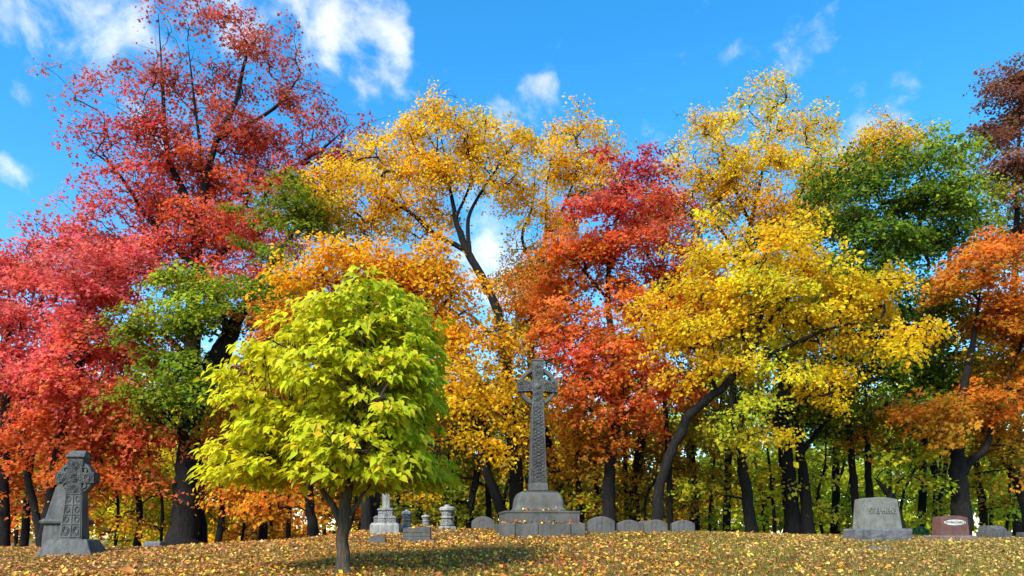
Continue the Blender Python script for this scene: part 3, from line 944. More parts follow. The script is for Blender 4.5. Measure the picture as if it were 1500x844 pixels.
make_tree('dark_green_maple_tree', 'dark green maple with a pair of thick trunks behind the bright yellow tree', 26,
          [[(1163, 785, 12), (1157, 720, 11), (1150, 650, 10), (1146, 590, 9.5), (1160, 520, 8), (1200, 440, 6.5), (1250, 370, 5), (1290, 300, 3)],
           [(1184, 785, 9, -.2), (1178, 710, 8, -.2), (1170, 650, 7), (1162, 610, 6)], [(1176, 660, 5), (1192, 640, 4), (1225, 600, 3), (1270, 560, 2)], [(1200, 440, 5), (1290, 420, 4), (1360, 400, 2.5)]],
          [(1290, 235, 55, 25, .8, 'dkgreen+green'), (1350, 250, 50, 30, 1.0, 'dkgreen+green'), (1260, 280, 60, 30, 1.0, 'dkgreen+dkgreen+green'), (1330, 300, 70, 32, 1.0, 'dkgreen+dkgreen+green'), (1400, 310, 40, 35, .9, 'dkgreen+green'), (1240, 330, 50, 32, 1.0, 'dkgreen+dkgreen+green'),
           (1300, 350, 70, 35, 1.0, 'dkgreen+dkgreen+green'), (1370, 360, 55, 35, 1.0, 'dkgreen+dkgreen+green'), (1270, 395, 60, 32, 1.0, 'dkgreen+dkgreen+green'), (1350, 420, 60, 35, 1.0, 'dkgreen+dkgreen+green'), (1220, 440, 60, 35, .9, 'dkgreen'), (1290, 470, 70, 35, .9, 'dkgreen'), (1370, 470, 50, 35, .9, 'dkgreen+olive'),
           (1170, 500, 60, 40, .9, 'dkgreen'), (1240, 530, 70, 35, .9, 'dkgreen'), (1320, 530, 60, 35, .9, 'dkgreen'), (1180, 560, 60, 35, .9, 'dkgreen'), (1280, 580, 60, 28, .8, 'dkgreen+green'), (1350, 570, 50, 30, .8, 'dkgreen+green'), (1160, 610, 50, 28, .7, 'dkgreen+green'), (1230, 610, 50, 25, .6, 'green+olive'), (1400, 540, 40, 30, .7, 'dkgreen+olive')],
          tmpl=T_DIAMOND, leaf=0.108, spray_r=.55, per_spray=66, dens=1.25, seed=23, flat=.3)

make_tree('lime_topped_tree', 'lime green topped tree rising behind the dark green maple', 31,
          [[(1368, 785, 6), (1372, 720, 5.5), (1366, 660, 5), (1375, 560, 5), (1385, 440, 4), (1395, 320, 3), (1390, 230, 1.5)], [(1376, 740, 4), (1385, 680, 3.5), (1387, 630, 3)]],
          [(1385, 200, 30, 20, .7, 'lime+green'), (1350, 205, 35, 18, .6, 'lime+yellow'), (1415, 225, 25, 25, .6, 'lime+green'), (1375, 235, 45, 22, .8, 'green+lime'), (1415, 270, 35, 30, .8, 'green+lime'), (1420, 325, 35, 30, .8, 'lime+olive'), (1415, 390, 40, 35, .7, 'green+olive'), (1410, 450, 40, 35, .6, 'olive+green')],
          tmpl=T_DIAMOND, leaf=.11, per_spray=54, dens=.9, seed=24, bare=.2)

make_tree('orange_maple_tree', 'orange and ochre maple with forked black trunk behind the red granite stone', 24,
          [[(1407, 790, 14), (1406, 730, 12), (1404, 690, 11.5), (1403, 650, 9), (1408, 590, 6), (1425, 500, 4.5), (1440, 400, 2)], [(1408, 695, 8), (1425, 672, 7), (1445, 655, 5.5), (1460, 600, 4), (1490, 520, 2)], [(1404, 665, 6), (1390, 630, 4), (1370, 600, 2)]],
          [(1435, 355, 35, 18, .9, 'orange+redorange'), (1465, 375, 40, 22, 1.0, 'orange+redorange'), (1430, 395, 45, 22, 1.0, 'orange'), (1490, 400, 30, 30, .9, 'orange'), (1410, 430, 40, 22, .8, 'ochre+orangebrown'), (1460, 440, 50, 28, 1.0, 'orangebrown+orange'),
           (1430, 480, 50, 25, .9, 'ochre+orangebrown'), (1490, 490, 40, 35, .9, 'orangebrown+ochre'), (1520, 440, 50, 60, .8, 'orange'), (1440, 530, 50, 22, .7, 'ochre+olive'), (1340, 590, 40, 16, 1.0, 'orangebrown', -.8), (1380, 605, 50, 18, 1.0, 'orangebrown+ochre', -.8),
           (1440, 580, 50, 22, .9, 'orange+orangebrown', -.6), (1490, 560, 40, 30, .8, 'orange+ochre'), (1425, 620, 60, 20, .9, 'ochre+orangebrown'), (1480, 620, 50, 25, .8, 'ochre'), (1520, 560, 50, 60, .8, 'orangebrown'), (1390, 635, 40, 14, .7, 'ochre'), (1470, 655, 40, 16, .6, 'ochre+olive'), (1400, 570, 40, 20, .6, 'dkgreen+olive')],
          leaf=0.108, spray_r=.5, per_spray=66, dens=1.1, seed=25, flat=.26)

make_tree('russet_tree', 'tall russet brown tree with sparse leaves at the cemetery edge', 33,
          [[(1494, 785, 9), (1490, 650, 8), (1486, 480, 6.5), (1488, 340, 5), (1492, 220, 3), (1496, 120, 1.5)], [(1487, 400, 4), (1465, 330, 3), (1450, 260, 1.5)], [(1488, 360, 4), (1530, 260, 3), (1545, 160, 1.5)]],
          [(1492, 100, 28, 25, .8, 'brown'), (1475, 140, 32, 28, .8, 'brown'), (1520, 130, 40, 40, .8, 'brown'), (1460, 190, 32, 28, .75, 'brown'), (1500, 190, 40, 32, .8, 'brown'), (1470, 235, 45, 28, .8, 'brown'), (1450, 270, 30, 22, .6, 'brown+olive'), (1500, 260, 45, 32, .7, 'brown'),
           (1470, 305, 40, 22, .55, 'brown+olive'), (1540, 220, 50, 60, .7, 'brown'), (1500, 330, 45, 22, .4, 'brown+olive'), (1480, 385, 40, 25, .2, 'olive+brown'), (1540, 320, 50, 60, .6, 'brown')],
          tmpl=T_DIAMOND, leaf=.12, spray_r=.5, per_spray=54, dens=.95, seed=26, bare=.2)

# ------------------------------------------------------------------ thinner trunks of the wood's edge, each with its own crown
EDGE = [  # base px, depth, trunk polyline (dx, py, r), crown lobes colour, crown rows
    (200, 27, [(0, 800, 5), (4, 740, 4.5), (-8, 700, 4), (-15, 640, 3), (-20, 580, 1.5)], 'lemon+limeyellow', [(205, 700, 45, 30), (170, 740, 40, 25), (230, 750, 40, 25), (200, 650, 40, 25)], 'slender tree with lemon leaves between the small carved cross and the thick trunk'),
    (318, 26, [(0, 800, 5), (8, 740, 4.5), (16, 680, 4), (20, 600, 2.5)], 'gold+orange', [(340, 660, 45, 30), (310, 720, 45, 30), (370, 720, 45, 30), (330, 610, 40, 30)], 'slender gold leaved tree beside the thick trunk of the green maple'),
    (422, 26, [(0, 795, 4), (2, 740, 3.5), (3, 690, 3), (5, 600, 2)], 'orange+gold', [(410, 700, 45, 30), (440, 650, 45, 30), (400, 620, 45, 30), (390, 745, 45, 25)], 'thin straight tree with orange leaves behind the young lime green tree'),
    (460, 24.5, [(0, 790, 8), (-6, 740, 7), (-10, 690, 6.5), (-14, 600, 4)], 'orange+ochre', [(470, 690, 45, 30), (440, 730, 45, 25), (420, 660, 45, 35)], 'dark twin stemmed tree with orange leaves behind the young lime green tree'),
    (545, 25, [(0, 785, 8), (4, 730, 7), (10, 680, 6), (14, 600, 4)], 'olive+yellow', [(580, 690, 45, 28), (610, 720, 45, 25), (560, 650, 40, 30)], 'dark tree with olive yellow leaves behind the tall pale pedestal'),
    (688, 26, [(0, 785, 6), (2, 740, 5.5), (12, 690, 5), (18, 640, 3.5), (20, 580, 2)], 'olive+green', [(640, 700, 45, 28), (670, 660, 40, 30), (690, 720, 40, 25), (630, 740, 40, 22)], 'ivy green tree with crooked trunk behind the urn pedestals'),
    (716, 27, [(0, 785, 5), (-1, 720, 4.5), (-2, 640, 4), (-5, 560, 2.5)], 'orange+green', [(700, 690, 40, 28), (730, 650, 35, 30), (680, 620, 40, 28)], 'straight thin tree with orange and green leaves behind the low rounded headstone'),
    (750, 25, [(0, 785, 9), (-18, 740, 8), (-38, 690, 7), (-50, 640, 5), (-60, 580, 3)], 'orange+olive', [(680, 570, 40, 30), (660, 610, 40, 30), (700, 600, 35, 25)], 'leaning dark tree sloping away from the great cross'),
    (850, 26.5, [(0, 785, 5), (-2, 720, 4.5), (-4, 640, 4.5), (-4, 600, 4.5), (-3, 560, 2)], 'ochre+lime', [(850, 720, 45, 28), (820, 740, 40, 22), (870, 750, 40, 22)], 'straight pole thin tree with ochre leaves beyond the cross steps'),
    (876, 28, [(0, 785, 4), (-2, 730, 3.5), (-4, 680, 3), (-6, 620, 2)], 'ochre+lime', [(880, 720, 40, 28), (900, 750, 40, 22)], 'thin crooked tree with ochre leaves behind the largest rounded headstone'),
    (982, 25.5, [(0, 785, 5), (-1, 720, 4.5), (-5, 650, 4), (-8, 590, 3.5), (-10, 540, 2)], 'ochre+olive', [(980, 700, 45, 28), (1000, 740, 40, 22), (960, 730, 40, 22)], 'slender tree with ochre leaves crossing the curved leaning trunk'),
    (1102, 24, [(0, 790, 9), (-6, 740, 8.5), (-14, 690, 8), (-18, 650, 7), (-25, 580, 4)], 'limeyellow+olive', [(1050, 640, 45, 30), (1090, 660, 35, 28), (1060, 690, 40, 25)], 'stout black tree with yellow green leaves between the leaning trunk and the twin trunks'),
    (1136, 26, [(0, 785, 3), (-4, 730, 2.6), (-8, 690, 2.4), (-14, 640, 1.5)], 'lime+yellow', [(1130, 700, 35, 28), (1110, 740, 35, 22)], 'wispy sapling with lime leaves beside the twin trunks'),
    (1256, 26, [(0, 785, 6), (-3, 730, 5.5), (-8, 680, 5), (-12, 620, 4), (-12, 560, 2.5)], 'olive+orangebrown', [(1240, 640, 40, 22), (1270, 620, 40, 22), (1300, 640, 40, 22)], 'thin dark tree just behind the pale family headstone'),
    (1275, 26.5, [(0, 785, 6), (-1, 730, 5.5), (-4, 680, 5), (-5, 620, 4), (-8, 560, 2.5)], 'olive+green', [(1280, 600, 40, 28), (1310, 650, 40, 25)], 'thin dark tree paired closely with another behind the pale family headstone'),
    (1325, 25, [(0, 790, 7), (-14, 740, 6), (-30, 715, 4.5), (-45, 700, 2)], 'lime+limeyellow', [(1340, 700, 40, 28), (1310, 680, 35, 25)], 'short leaning tree with lime leaves beside the pale family headstone'),
    (1445, 27, [(0, 785, 6), (-6, 740, 5.5), (-12, 700, 5), (-16, 640, 3)], 'ochre+lime', [(1440, 690, 40, 28), (1460, 730, 35, 22)], 'slim tree leaning towards the forked orange maple'),
    (1515, 25, [(0, 790, 8), (-15, 730, 7), (-35, 690, 6), (-50, 650, 4.5), (-60, 600, 3)], 'ochre+olive', [(1480, 690, 45, 28), (1500, 640, 40, 28), (1460, 650, 35, 22)], 'leaning tree with ochre leaves at the cemetery edge'),
]
EDGE += [
    (385, 31, [(0, 790, 7), (2, 700, 6), (6, 600, 5), (4, 500, 3.5), (0, 420, 1.5)], 'orange+redorange+olive', [(350, 545, 55, 40), (400, 500, 50, 40), (370, 590, 60, 40), (430, 560, 50, 50), (330, 620, 50, 35), (430, 440, 45, 40), (390, 460, 45, 30)], 'orange and rust tree filling the gap behind the young lime tree and green maple'),
    (612, 31, [(0, 785, 6), (4, 700, 5), (8, 620, 4), (10, 560, 2)], 'orange+gold+olive', [(620, 640, 60, 40), (660, 590, 50, 40), (590, 590, 50, 40), (640, 690, 55, 30)], 'orange gold tree rising behind the urn pedestals'),
    (782, 31, [(0, 785, 6), (-4, 700, 5), (-8, 620, 4), (-10, 540, 2)], 'olive+green+orange', [(760, 560, 45, 40), (790, 620, 50, 35), (740, 620, 45, 35), (770, 500, 40, 35), (830, 560, 50, 40), (740, 680, 45, 30)], 'olive and orange tree directly behind the great cross shaft'),
    (1062, 29, [(0, 785, 6), (4, 700, 5.5), (10, 600, 5), (16, 500, 4), (10, 420, 2)], 'olive+green+ochre', [(1060, 440, 60, 40), (1110, 480, 60, 45), (1050, 510, 55, 45), (1080, 560, 60, 40), (1020, 470, 50, 40), (1130, 420, 60, 40), (1040, 600, 50, 30)], 'olive green tree showing between branches of the bright yellow tree'),
    (1222, 30, [(0, 785, 6), (2, 700, 5.5), (6, 600, 5), (10, 480, 4), (14, 360, 2)], 'dkgreen+green+olive', [(1220, 420, 60, 45), (1200, 340, 55, 40), (1260, 480, 60, 45), (1200, 560, 60, 40), (1250, 620, 60, 30), (1160, 350, 45, 35)], 'deep green tree behind the twin trunks'),
    (1350, 30, [(0, 785, 6), (2, 700, 5.5), (8, 600, 4.5), (20, 500, 3)], 'olive+dkgreen+ochre', [(1360, 520, 60, 45), (1420, 540, 55, 40), (1330, 610, 55, 35), (1470, 480, 50, 45), (1400, 600, 60, 30), (1480, 560, 50, 40), (1300, 640, 50, 25)], 'dusky olive tree filling the gap behind the orange maple'),
]
for i, (bx, Y, tr, col, crown, lab) in enumerate(EDGE):
    make_tree('slender_tree', lab, Y, [[(bx + t[0],) + t[1:] for t in tr]],
              [(c[0], c[1], c[2], c[3], {0: .55, 1: 1.0}[int(i >= 18)], col) for c in crown], leaf=.12, spray_r=.5, per_spray=46, dens=.8, seed=60 + i, tmpl=T_DIAMOND, sides=4, twig_r=.011, fan=2, bare=.5 if i < 18 else .1, coarse=True,
              group='slender trees along the edge of the wood')

SAPLINGS = [(128, 'orange+redorange'), (168, 'lemon+orange'), (236, 'lemon+limeyellow'), (300, 'gold'), (352, 'gold+orange'), (505, 'orange'), (585, 'limeyellow'), (662, 'olive+lime'), (866, 'ochre'), (948, 'ochre+lime'), (1040, 'lime'), (1122, 'limeyellow'), (1208, 'limeyellow'), (1236, 'lime'), (1322, 'limeyellow'), (1376, 'lime'), (1470, 'limeyellow')]
gs_ = np.random.default_rng(41)
sap = []
for i, (bx, col) in enumerate(SAPLINGS):
    l1, l2 = gs_.normal(0, 9), gs_.normal(0, 14)
    sap.append((bx, 25 + 5 * float(gs_.random()), l1, l2, col))

# ------------------------------------------------------------------ the wood behind, down the far slope
BANDS = [(-120, 40, 'redorange+orange', 'orange'), (40, 150, 'orange+lime+redorange', 'orange'), (150, 260, 'lemon+limeyellow', 'yellow'), (260, 340, 'gold+lemon', 'yellow'), (340, 480, 'gold+orange', 'golden'), (480, 570, 'orange+limeyellow', 'orange'),
         (570, 720, 'limeyellow+lime+olive', 'olive green'), (720, 850, 'limeyellow+gold+olive', 'olive green'), (850, 1010, 'gold+limeyellow+ochre', 'golden'), (1010, 1140, 'limeyellow+lime+green', 'green'), (1140, 1300, 'limeyellow+lime', 'lime'),
         (1300, 1450, 'limeyellow+lime', 'lime'), (1450, 1640, 'lime+limeyellow', 'lime')]


def band(px):
    for a, b, c, w in BANDS:
        if a <= px < b:
            return c, w
    return 'olive+ochre', 'olive green'


MARKS = [(60, 'the rosy maples'), (165, 'the small carved cross'), (300, 'the thick trunk'), (480, 'the young lime tree'), (580, 'the tiered pedestal'), (680, 'the urn pedestals'), (765, 'the low rounded headstone'), (850, 'the great cross'),
         (940, 'the largest rounded headstone'), (1030, 'the last rounded headstone'), (1130, 'the stout black tree'), (1220, 'the twin trunks'), (1340, 'the pale family headstone'), (1430, 'the red headstone'), (9999, 'the slant headstone')]


def near_what(px):
    return next(w for a, w in MARKS if px < a)


USED = set()


def own_label(what, px):
    lab = '%s, behind %s' % (what, near_what(px))
    if lab in USED:
        k_ = next(i for i, (a, w) in enumerate(MARKS) if px < a)
        if k_ + 1 < len(MARKS):
            lab = '%s, between %s and %s' % (what, MARKS[k_][1][4:], MARKS[k_ + 1][1][4:])
        else:
            lab = '%s, past %s' % (what, MARKS[k_][1])
    USED.add(lab)
    return lab


for i, (bx, Y, l1, l2, col) in enumerate(sap):
    make_tree('sapling', own_label('thin sapling with few %s leaves' % ('golden' if 'o' in col[:2] else 'yellow green'), bx), Y,
              [[(bx, 785, 2.4), (bx + l1, 730, 2.1), (bx + l2, 680, 1.7), (bx + l2 * 1.3, 620, 1.0)]],
              [(bx + l1, 715, 32, 26, .3, col), (bx + l2, 665, 30, 30, .3, col), (bx + l1 * .5, 755, 30, 16, .25, col)], leaf=.11, spray_r=.45, per_spray=34, dens=.8, seed=500 + i, tmpl=T_DIAMOND,
              sides=3, twig_r=.009, fan=1, bare=.9, coarse=True, group='thin saplings among the trunks')

gb = np.random.default_rng(99)
k = 0
for Y, step, y_top, y_bot, lf, ps in ((37, 66, 640, 790, .18, 31), (54, 80, 590, 800, .28, 31), (76, 96, 560, 800, .40, 31)):
    for px in np.arange(-70, 1580, step):
        x0 = float(px + gb.uniform(-14, 14))
        col, word = band(x0)
        S = Y / F
        lobes = []
        top = y_top + gb.uniform(-35, 35)
        for _ in range(11 if Y > 40 else 7):
            yy = gb.uniform(top, y_bot)
            lobes.append((x0 + gb.normal(0, step * .5), yy, gb.uniform(26, 46), gb.uniform(18, 30), {37: .26, 54: 1.0, 76: 1.9}[Y], col, float(gb.uniform(-1.5, 1.5))))
        lobes.append((x0, top, 30, 24, .6, col))
        lean = gb.normal(0, 12)
        make_tree('background_tree', own_label('%s tree in the wood, %s' % (word, {37: 'first row', 54: 'second row', 76: 'last row'}[Y]), x0), Y,
                  [[(x0, 800, 3.2), (x0 + lean * .3, 740, 2.8), (x0 + lean, 680, 2.3), (x0 + lean * 1.4, top + 10, 1)]], lobes,
                  group='trees of the wood beyond the crest', leaf=lf, spray_r={37: .6, 54: .95, 76: 1.4}[Y], per_spray=ps, dens=.30, fan=1, coarse=True, seed=200 + k, tmpl=T_DIAMOND, sides=3, twig_r=.014)
        k += 1

# ------------------------------------------------------------------ young broad-leaved tree in front
YC = 12.0
SC = YC / F
gc = np.random.default_rng(5)
cb = ground_pt(504, YC)
young = empty('young_tree', cb)
tag(young, 'young lime green tree with big heart shaped leaves standing alone on the lawn', 'tree')


def chain(pts, rad, per=5, jit=.0):
    P_ = [at(p[0], p[1], YC + (p[2] if len(p) > 2 else 0)) for p in pts]
    if pts[0][1] > 830:
        P_[0] = cb - np.array([0, 0, .12])
    c = catmull(P_, per)
    r = np.interp(np.linspace(0, len(P_) - 1, len(c)), range(len(P_)), rad) * SC
    c[1:] += gc.normal(0, 1, c[1:].shape) * r[1:, None] * .08
    return c, r


c, r = chain([(504, 840), (502, 800), (504, 760), (509, 720), (512, 680), (518, 600), (530, 520), (540, 450), (545, 415)], [10.5, 9, 9, 8.5, 7, 5.5, 4, 2.5, 1.2])
r = r * (1 + .5 * np.exp(-(c[:, 2] - c[0, 2] - .1) / .12))
v, qd = tubes(c[None], r[None], 16)
link('trunk', np_mesh('trunk', v - cb, None, BARK_YOUNG, smooth=True, quads=qd), young)
limbs = [([(500, 770), (488, 742), (474, 722), (468, 705), (440, 685)], [5.5, 5, 4, 3, 1.5]), ([(512, 755), (524, 738), (534, 720), (560, 690)], [3.5, 3, 2.5, 1.2]),
         ([(509, 715), (490, 695), (460, 682), (400, 668)], [4, 3.5, 3, 1.2]), ([(512, 690), (560, 660), (610, 650), (645, 655)], [4, 3, 2, 1]), ([(514, 650), (460, 610), (400, 590), (345, 590)], [4, 3, 2, 1]),
         ([(518, 600), (570, 570), (620, 545)], [3, 2, 1]), ([(522, 570), (470, 530), (410, 505)], [3, 2, 1]), ([(530, 520), (570, 490), (610, 470)], [2.5, 1.6, 1]), ([(534, 490), (500, 455), (480, 440)], [2, 1.4, .8]),
         ([(512, 680, 0), (500, 660, -.9), (480, 640, -1.5)], [3, 2, 1]), ([(514, 640, 0), (540, 600, -.8), (560, 580, -1.4)], [3, 2, 1]), ([(512, 690, 0), (530, 660, .9), (540, 640, 1.5)], [3, 2, 1])]
skel = [c[8:]]
for pts, rad in limbs:
    cc, rr = chain(pts, rad)
    v, qd = tubes(cc[None], rr[None], 8)
    link('branch', np_mesh('branch', v - cb, None, BARK_YOUNG, smooth=True, quads=qd), young)
    skel.append(cc[1:])
SK = np.vstack(skel)
lob = [(545, 428, 34, 26), (515, 465, 65, 34), (585, 468, 50, 34), (455, 498, 45, 24), (608, 510, 30, 38), (540, 520, 75, 45), (405, 528, 38, 20), (475, 560, 75, 36), (590, 565, 46, 44), (545, 590, 80, 40),
       (380, 600, 44, 34), (440, 620, 80, 38), (592, 620, 42, 38), (530, 640, 90, 38), (368, 655, 34, 20), (410, 670, 70, 28), (490, 680, 80, 26), (570, 680, 60, 26), (612, 672, 30, 22), (345, 682, 28, 12), (333, 690, 18, 8), (390, 692, 45, 14), (625, 690, 24, 10), (590, 695, 45, 12), (520, 698, 60, 10), (352, 565, 14, 14), (470, 450, 25, 16)]
tips = []
for cx, cy, rx, ry in lob:
    nn = int(rx * ry / 58) + 3
    d = unit(gc.normal(0, 1, (nn, 3)))
    rr = gc.random((nn, 1)) ** (1 / 2.6)
    wd = 1.55 * math.sqrt(max(.05, 1 - ((cx - 500) / 230) ** 2)) * (1.0 if cy > 480 else .6)
    tips.append(at(cx, cy, YC) + d * rr * np.array([rx * SC, wd, ry * SC]))
tips = np.vstack(tips)
nd = np.argmin(np.linalg.norm(tips[:, None] - SK[None] + np.array([0, 0, -.2]), axis=2), axis=1)
tw = np.stack([SK[nd], SK[nd] * .4 + tips * .6 + np.array([0, 0, .08]), tips], 1)
v, qd = tubes(tw, np.broadcast_to(np.array([.009, .006, .003]), (len(tips), 3)), 4)
tw_o = link('twigs', np_mesh('twigs', v - cb, None, BARK_YOUNG, quads=qd), young)
tw_o['kind'] = 'stuff'
# big heart-shaped leaf, folded along the midrib with a drooping tip
LV = np.array([(0, 0, 0), (0, .34, -.02), (0, .68, -.06), (0, 1, -.20), (.22, -.04, .06), (.34, .20, .10), (.26, .50, .05), (.11, .78, -.07), (-.22, -.04, .06), (-.34, .20, .10), (-.26, .50, .05), (-.11, .78, -.07)])
LF = np.array([(0, 4, 1), (4, 5, 1), (5, 6, 1), (1, 6, 2), (6, 7, 2), (2, 7, 3), (0, 1, 8), (8, 1, 9), (9, 1, 10), (1, 2, 10), (10, 2, 11), (2, 3, 11)])
cl = np.maximum(8, 27 * gc.lognormal(-.05, .35, len(tips))).astype(int)
tid = np.repeat(np.arange(len(tips)), cl)
n = len(tid)
axis = at(515, 600, YC)
outd = tips - np.array([axis[0], axis[1], 0])
outd[:, 2] = 0
outd = unit(outd)
ang = gc.random(n) * 6.283
rad_ = .27 * np.sqrt(gc.random(n)) * (.7 + .6 * gc.random(len(tips)))[tid]
lat = np.stack([np.cos(ang), np.sin(ang), 0 * ang], -1)
pos = tips[tid] + lat * rad_[:, None] + outd[tid] * .05
pos[:, 2] += gc.normal(0, .04, n) - rad_ ** 2 * 1.3
tip = unit(outd[tid] * .55 + lat * .55 + gc.normal(0, .3, (n, 3)) * np.array([1, 1, .5]) + np.array([0, 0, -.55]))
nrm = unit(np.array([0, 0, 1.0]) * .85 + outd[tid] * .35 + lat * .3 + gc.normal(0, .30, (n, 3)))
size = .118 * np.exp(gc.normal(0, .28, n))
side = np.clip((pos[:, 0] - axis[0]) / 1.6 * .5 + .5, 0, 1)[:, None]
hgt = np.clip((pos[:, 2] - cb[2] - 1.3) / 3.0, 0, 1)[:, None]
ca = np.array([(.63, .585, .018)]) * (1 - side * .75) + np.array([(.35, .46, .018)]) * side * .75  # yellow left, greener right: leaf variation, plus the sunlit side painted into the colour
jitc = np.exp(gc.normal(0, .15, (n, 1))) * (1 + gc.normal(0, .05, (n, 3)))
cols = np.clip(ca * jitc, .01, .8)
yl = gc.random(n) < .07
cols[yl] = np.array([.72, .52, .03]) * jitc[yl]
# the 300 that show largest are leaves of their own, the rest one mass
score = -pos[:, 1] * 1.0 + size * 2 + gc.random(n) * .9
top = np.argsort(-score)[:300]
mask = np.ones(n, bool)
mask[top] = False
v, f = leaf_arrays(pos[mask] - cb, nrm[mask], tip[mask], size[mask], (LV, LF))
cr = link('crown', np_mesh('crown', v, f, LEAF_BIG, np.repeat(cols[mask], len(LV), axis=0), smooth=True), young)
cr['kind'] = 'stuff'
protos = []
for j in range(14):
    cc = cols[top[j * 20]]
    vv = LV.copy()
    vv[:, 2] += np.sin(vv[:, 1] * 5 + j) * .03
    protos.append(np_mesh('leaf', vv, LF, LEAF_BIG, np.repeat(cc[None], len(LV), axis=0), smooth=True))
for j, i in enumerate(top):
    o = link('leaf', protos[j % 14], young)
    zz = nrm[i]
    yy = unit(tip[i] - zz * (tip[i] @ zz))
    xx = np.cross(yy, zz)
    M = Matrix(((xx[0], yy[0], zz[0], 0), (xx[1], yy[1], zz[1], 0), (xx[2], yy[2], zz[2], 0), (0, 0, 0, 1)))
    o.matrix_local = Matrix.Translation(Vector(pos[i] - cb)) @ M @ Matrix.Scale(float(size[i]), 4)
STATS.append(('young', n, n * 12, len(tips)))

# ------------------------------------------------------------------ gravestones
def stand(name, px, Y, label, cat, rz=0.0, back=0.0, group=None, sink=0.0):
    """a thing whose front foot is at picture column px and distance Y; its centre is `back` metres behind"""
    f0 = ground_pt(px, Y)
    c0 = f0 * np.array([1, 1, 0]) * (1 + back / Y)
    o = empty(name, (c0[0], c0[1], f0[2] - sink), rz)
    return tag(o, label, cat, group)


def arch_outline(w, h_side, h_top, z0=-0.25, k=14, shoulder=0.0):
    """tablet with a segmental arched top"""
    pts = [(-w / 2, z0), (w / 2, z0), (w / 2, h_side)]
    rise = h_top - h_side
    a = w / 2 - shoulder
    Rr = (a * a + rise * rise) / (2 * rise)
    th = math.asin(min(1, a / Rr))
    for i in range(k + 1):
        t = th - 2 * th * i / k
        p = (Rr * math.sin(t), h_top - Rr + Rr * math.cos(t))
        if shoulder == 0 and i in (0, k):
            continue
        pts.append(p)
    pts.append((-w / 2, h_side))
    return pts


# ---- the great Celtic cross
s = 20 / F
gcx = stand('celtic_cross_monument', 788, 19, 'great ringed stone cross on a domed plinth and two granite steps', 'cross', R(6), back=1.0)
W1, H1 = 118 * s, 19.5 * s
D1 = 2.0
# lower step: separate blocks with open joints
blocks = [(-W1 / 2, -W1 / 2 + 19.5 * s), (-W1 / 2 + 19.5 * s, -W1 / 2 + 52 * s), (-W1 / 2 + 52 * s, W1 / 2 - 20.5 * s), (W1 / 2 - 20.5 * s, W1 / 2)]
for i, (x0, x1) in enumerate(blocks):
    proud = 0.02 if i in (0, 3) else 0.0
    bm = loft([rect(x1 - x0 - .014, D1 + proud * 2, z, (x0 + x1) / 2) for z in (-.3, H1 + (.012 if i in (0, 3) else 0))])
    roughen(bm_obj('step_block', bm, GRANITE, gcx, .012), .006, 7, 3)
W2, H2 = 105 * s, 18 * s
bm = tower([(W2, 1.72, H1 - .02), (W2, 1.72, H1 + H2 - .055), (W2 + .035, 1.755, H1 + H2 - .045), (W2 + .035, 1.755, H1 + H2)])
bm_obj('upper_step', bm, GRANITE, gcx, .008)
z2 = H1 + H2
dome = [(75, 0), (75, 3), (71, 5)]
for i in range(13):
    t = i / 12 * math.pi / 2
    dome.append((36 + 33 * math.cos(t) ** 0.75, 6 + 25 * math.sin(t) ** 0.9))
rows = []
for wpx, zpx in dome:
    rows.append((wpx * s, wpx * s * .86, z2 - .01 + zpx * s))
bm = tower(rows)
o = bm_obj('domed_plinth', bm, GRANITE, gcx, .0)
bm = bmesh.new(); bm.from_mesh(o.data)
es = [e for e in bm.edges if abs(e.verts[0].co.z - e.verts[1].co.z) > 1e-4 or (e.verts[0].co.z > z2 + 29 * s)]
bmesh.ops.bevel(bm, geom=es, offset=.07, segments=4, affect='EDGES', profile=.5)
bm.to_mesh(o.data); bm.free()
for p in o.data.polygons: p.use_smooth = True
z3 = z2 + 30.5 * s
SH = 128 * s
bm = tower([(27 * s, .38, z3 - .03), (27 * s, .38, z3 + 9 * s), (25.6 * s, .355, z3 + 10 * s), (25.4 * s, .35, z3 + 10.6 * s)])
bm_obj('shaft_foot', bm, GRANITE, gcx, .006)
bm = tower([(25.2 * s, .35, z3 + 10 * s), (18.2 * s, .26, z3 + SH)])
shaft = bm_obj('shaft', bm, GRANITE_FINE, gcx, .012)
# raised edge rolls and panel bars on the shaft front
zc = z3 + 155 * s                     # centre of the ring
def shaft_w(z):
    t = (z - z3 - 10 * s) / (SH - 10 * s)
    return (25.2 + (18.2 - 25.2) * t) * s, .35 + (.26 - .35) * t
bm = bmesh.new()
def add_bar(bm, pts, w, h):
    """a raised bar along a polyline on the front face; pts are (x, z, y)"""
    for (xa, za, ya), (xb, zb, yb) in zip(pts, pts[1:]):
        dx, dz = xb - xa, zb - za
        L = math.hypot(dx, dz) or 1
        nx_, nz_ = -dz / L * w / 2, dx / L * w / 2
        A = [bm.verts.new(p) for p in ((xa - nx_, ya + .01, za - nz_), (xa + nx_, ya + .01, za + nz_), (xb + nx_, yb + .01, zb + nz_), (xb - nx_, yb + .01, zb - nz_))]
        B = [bm.verts.new(p) for p in ((xa - nx_ * .6, ya - h, za - nz_ * .6), (xa + nx_ * .6, ya - h, za + nz_ * .6), (xb + nx_ * .6, yb - h, zb + nz_ * .6), (xb - nx_ * .6, yb - h, zb - nz_ * .6))]
        bm.faces.new(B)
        for i in range(4):
            bm.faces.new((A[i], A[(i + 1) % 4], B[(i + 1) % 4], B[i]))
for sg in (-1, 1):
    pts = []
    for z in np.linspace(z3 + 12 * s, z3 + SH - .02, 10):
        w_, d_ = shaft_w(z)
        pts.append((sg * (w_ / 2 - .022), z, -d_ / 2))
    add_bar(bm, pts, .028, .014)
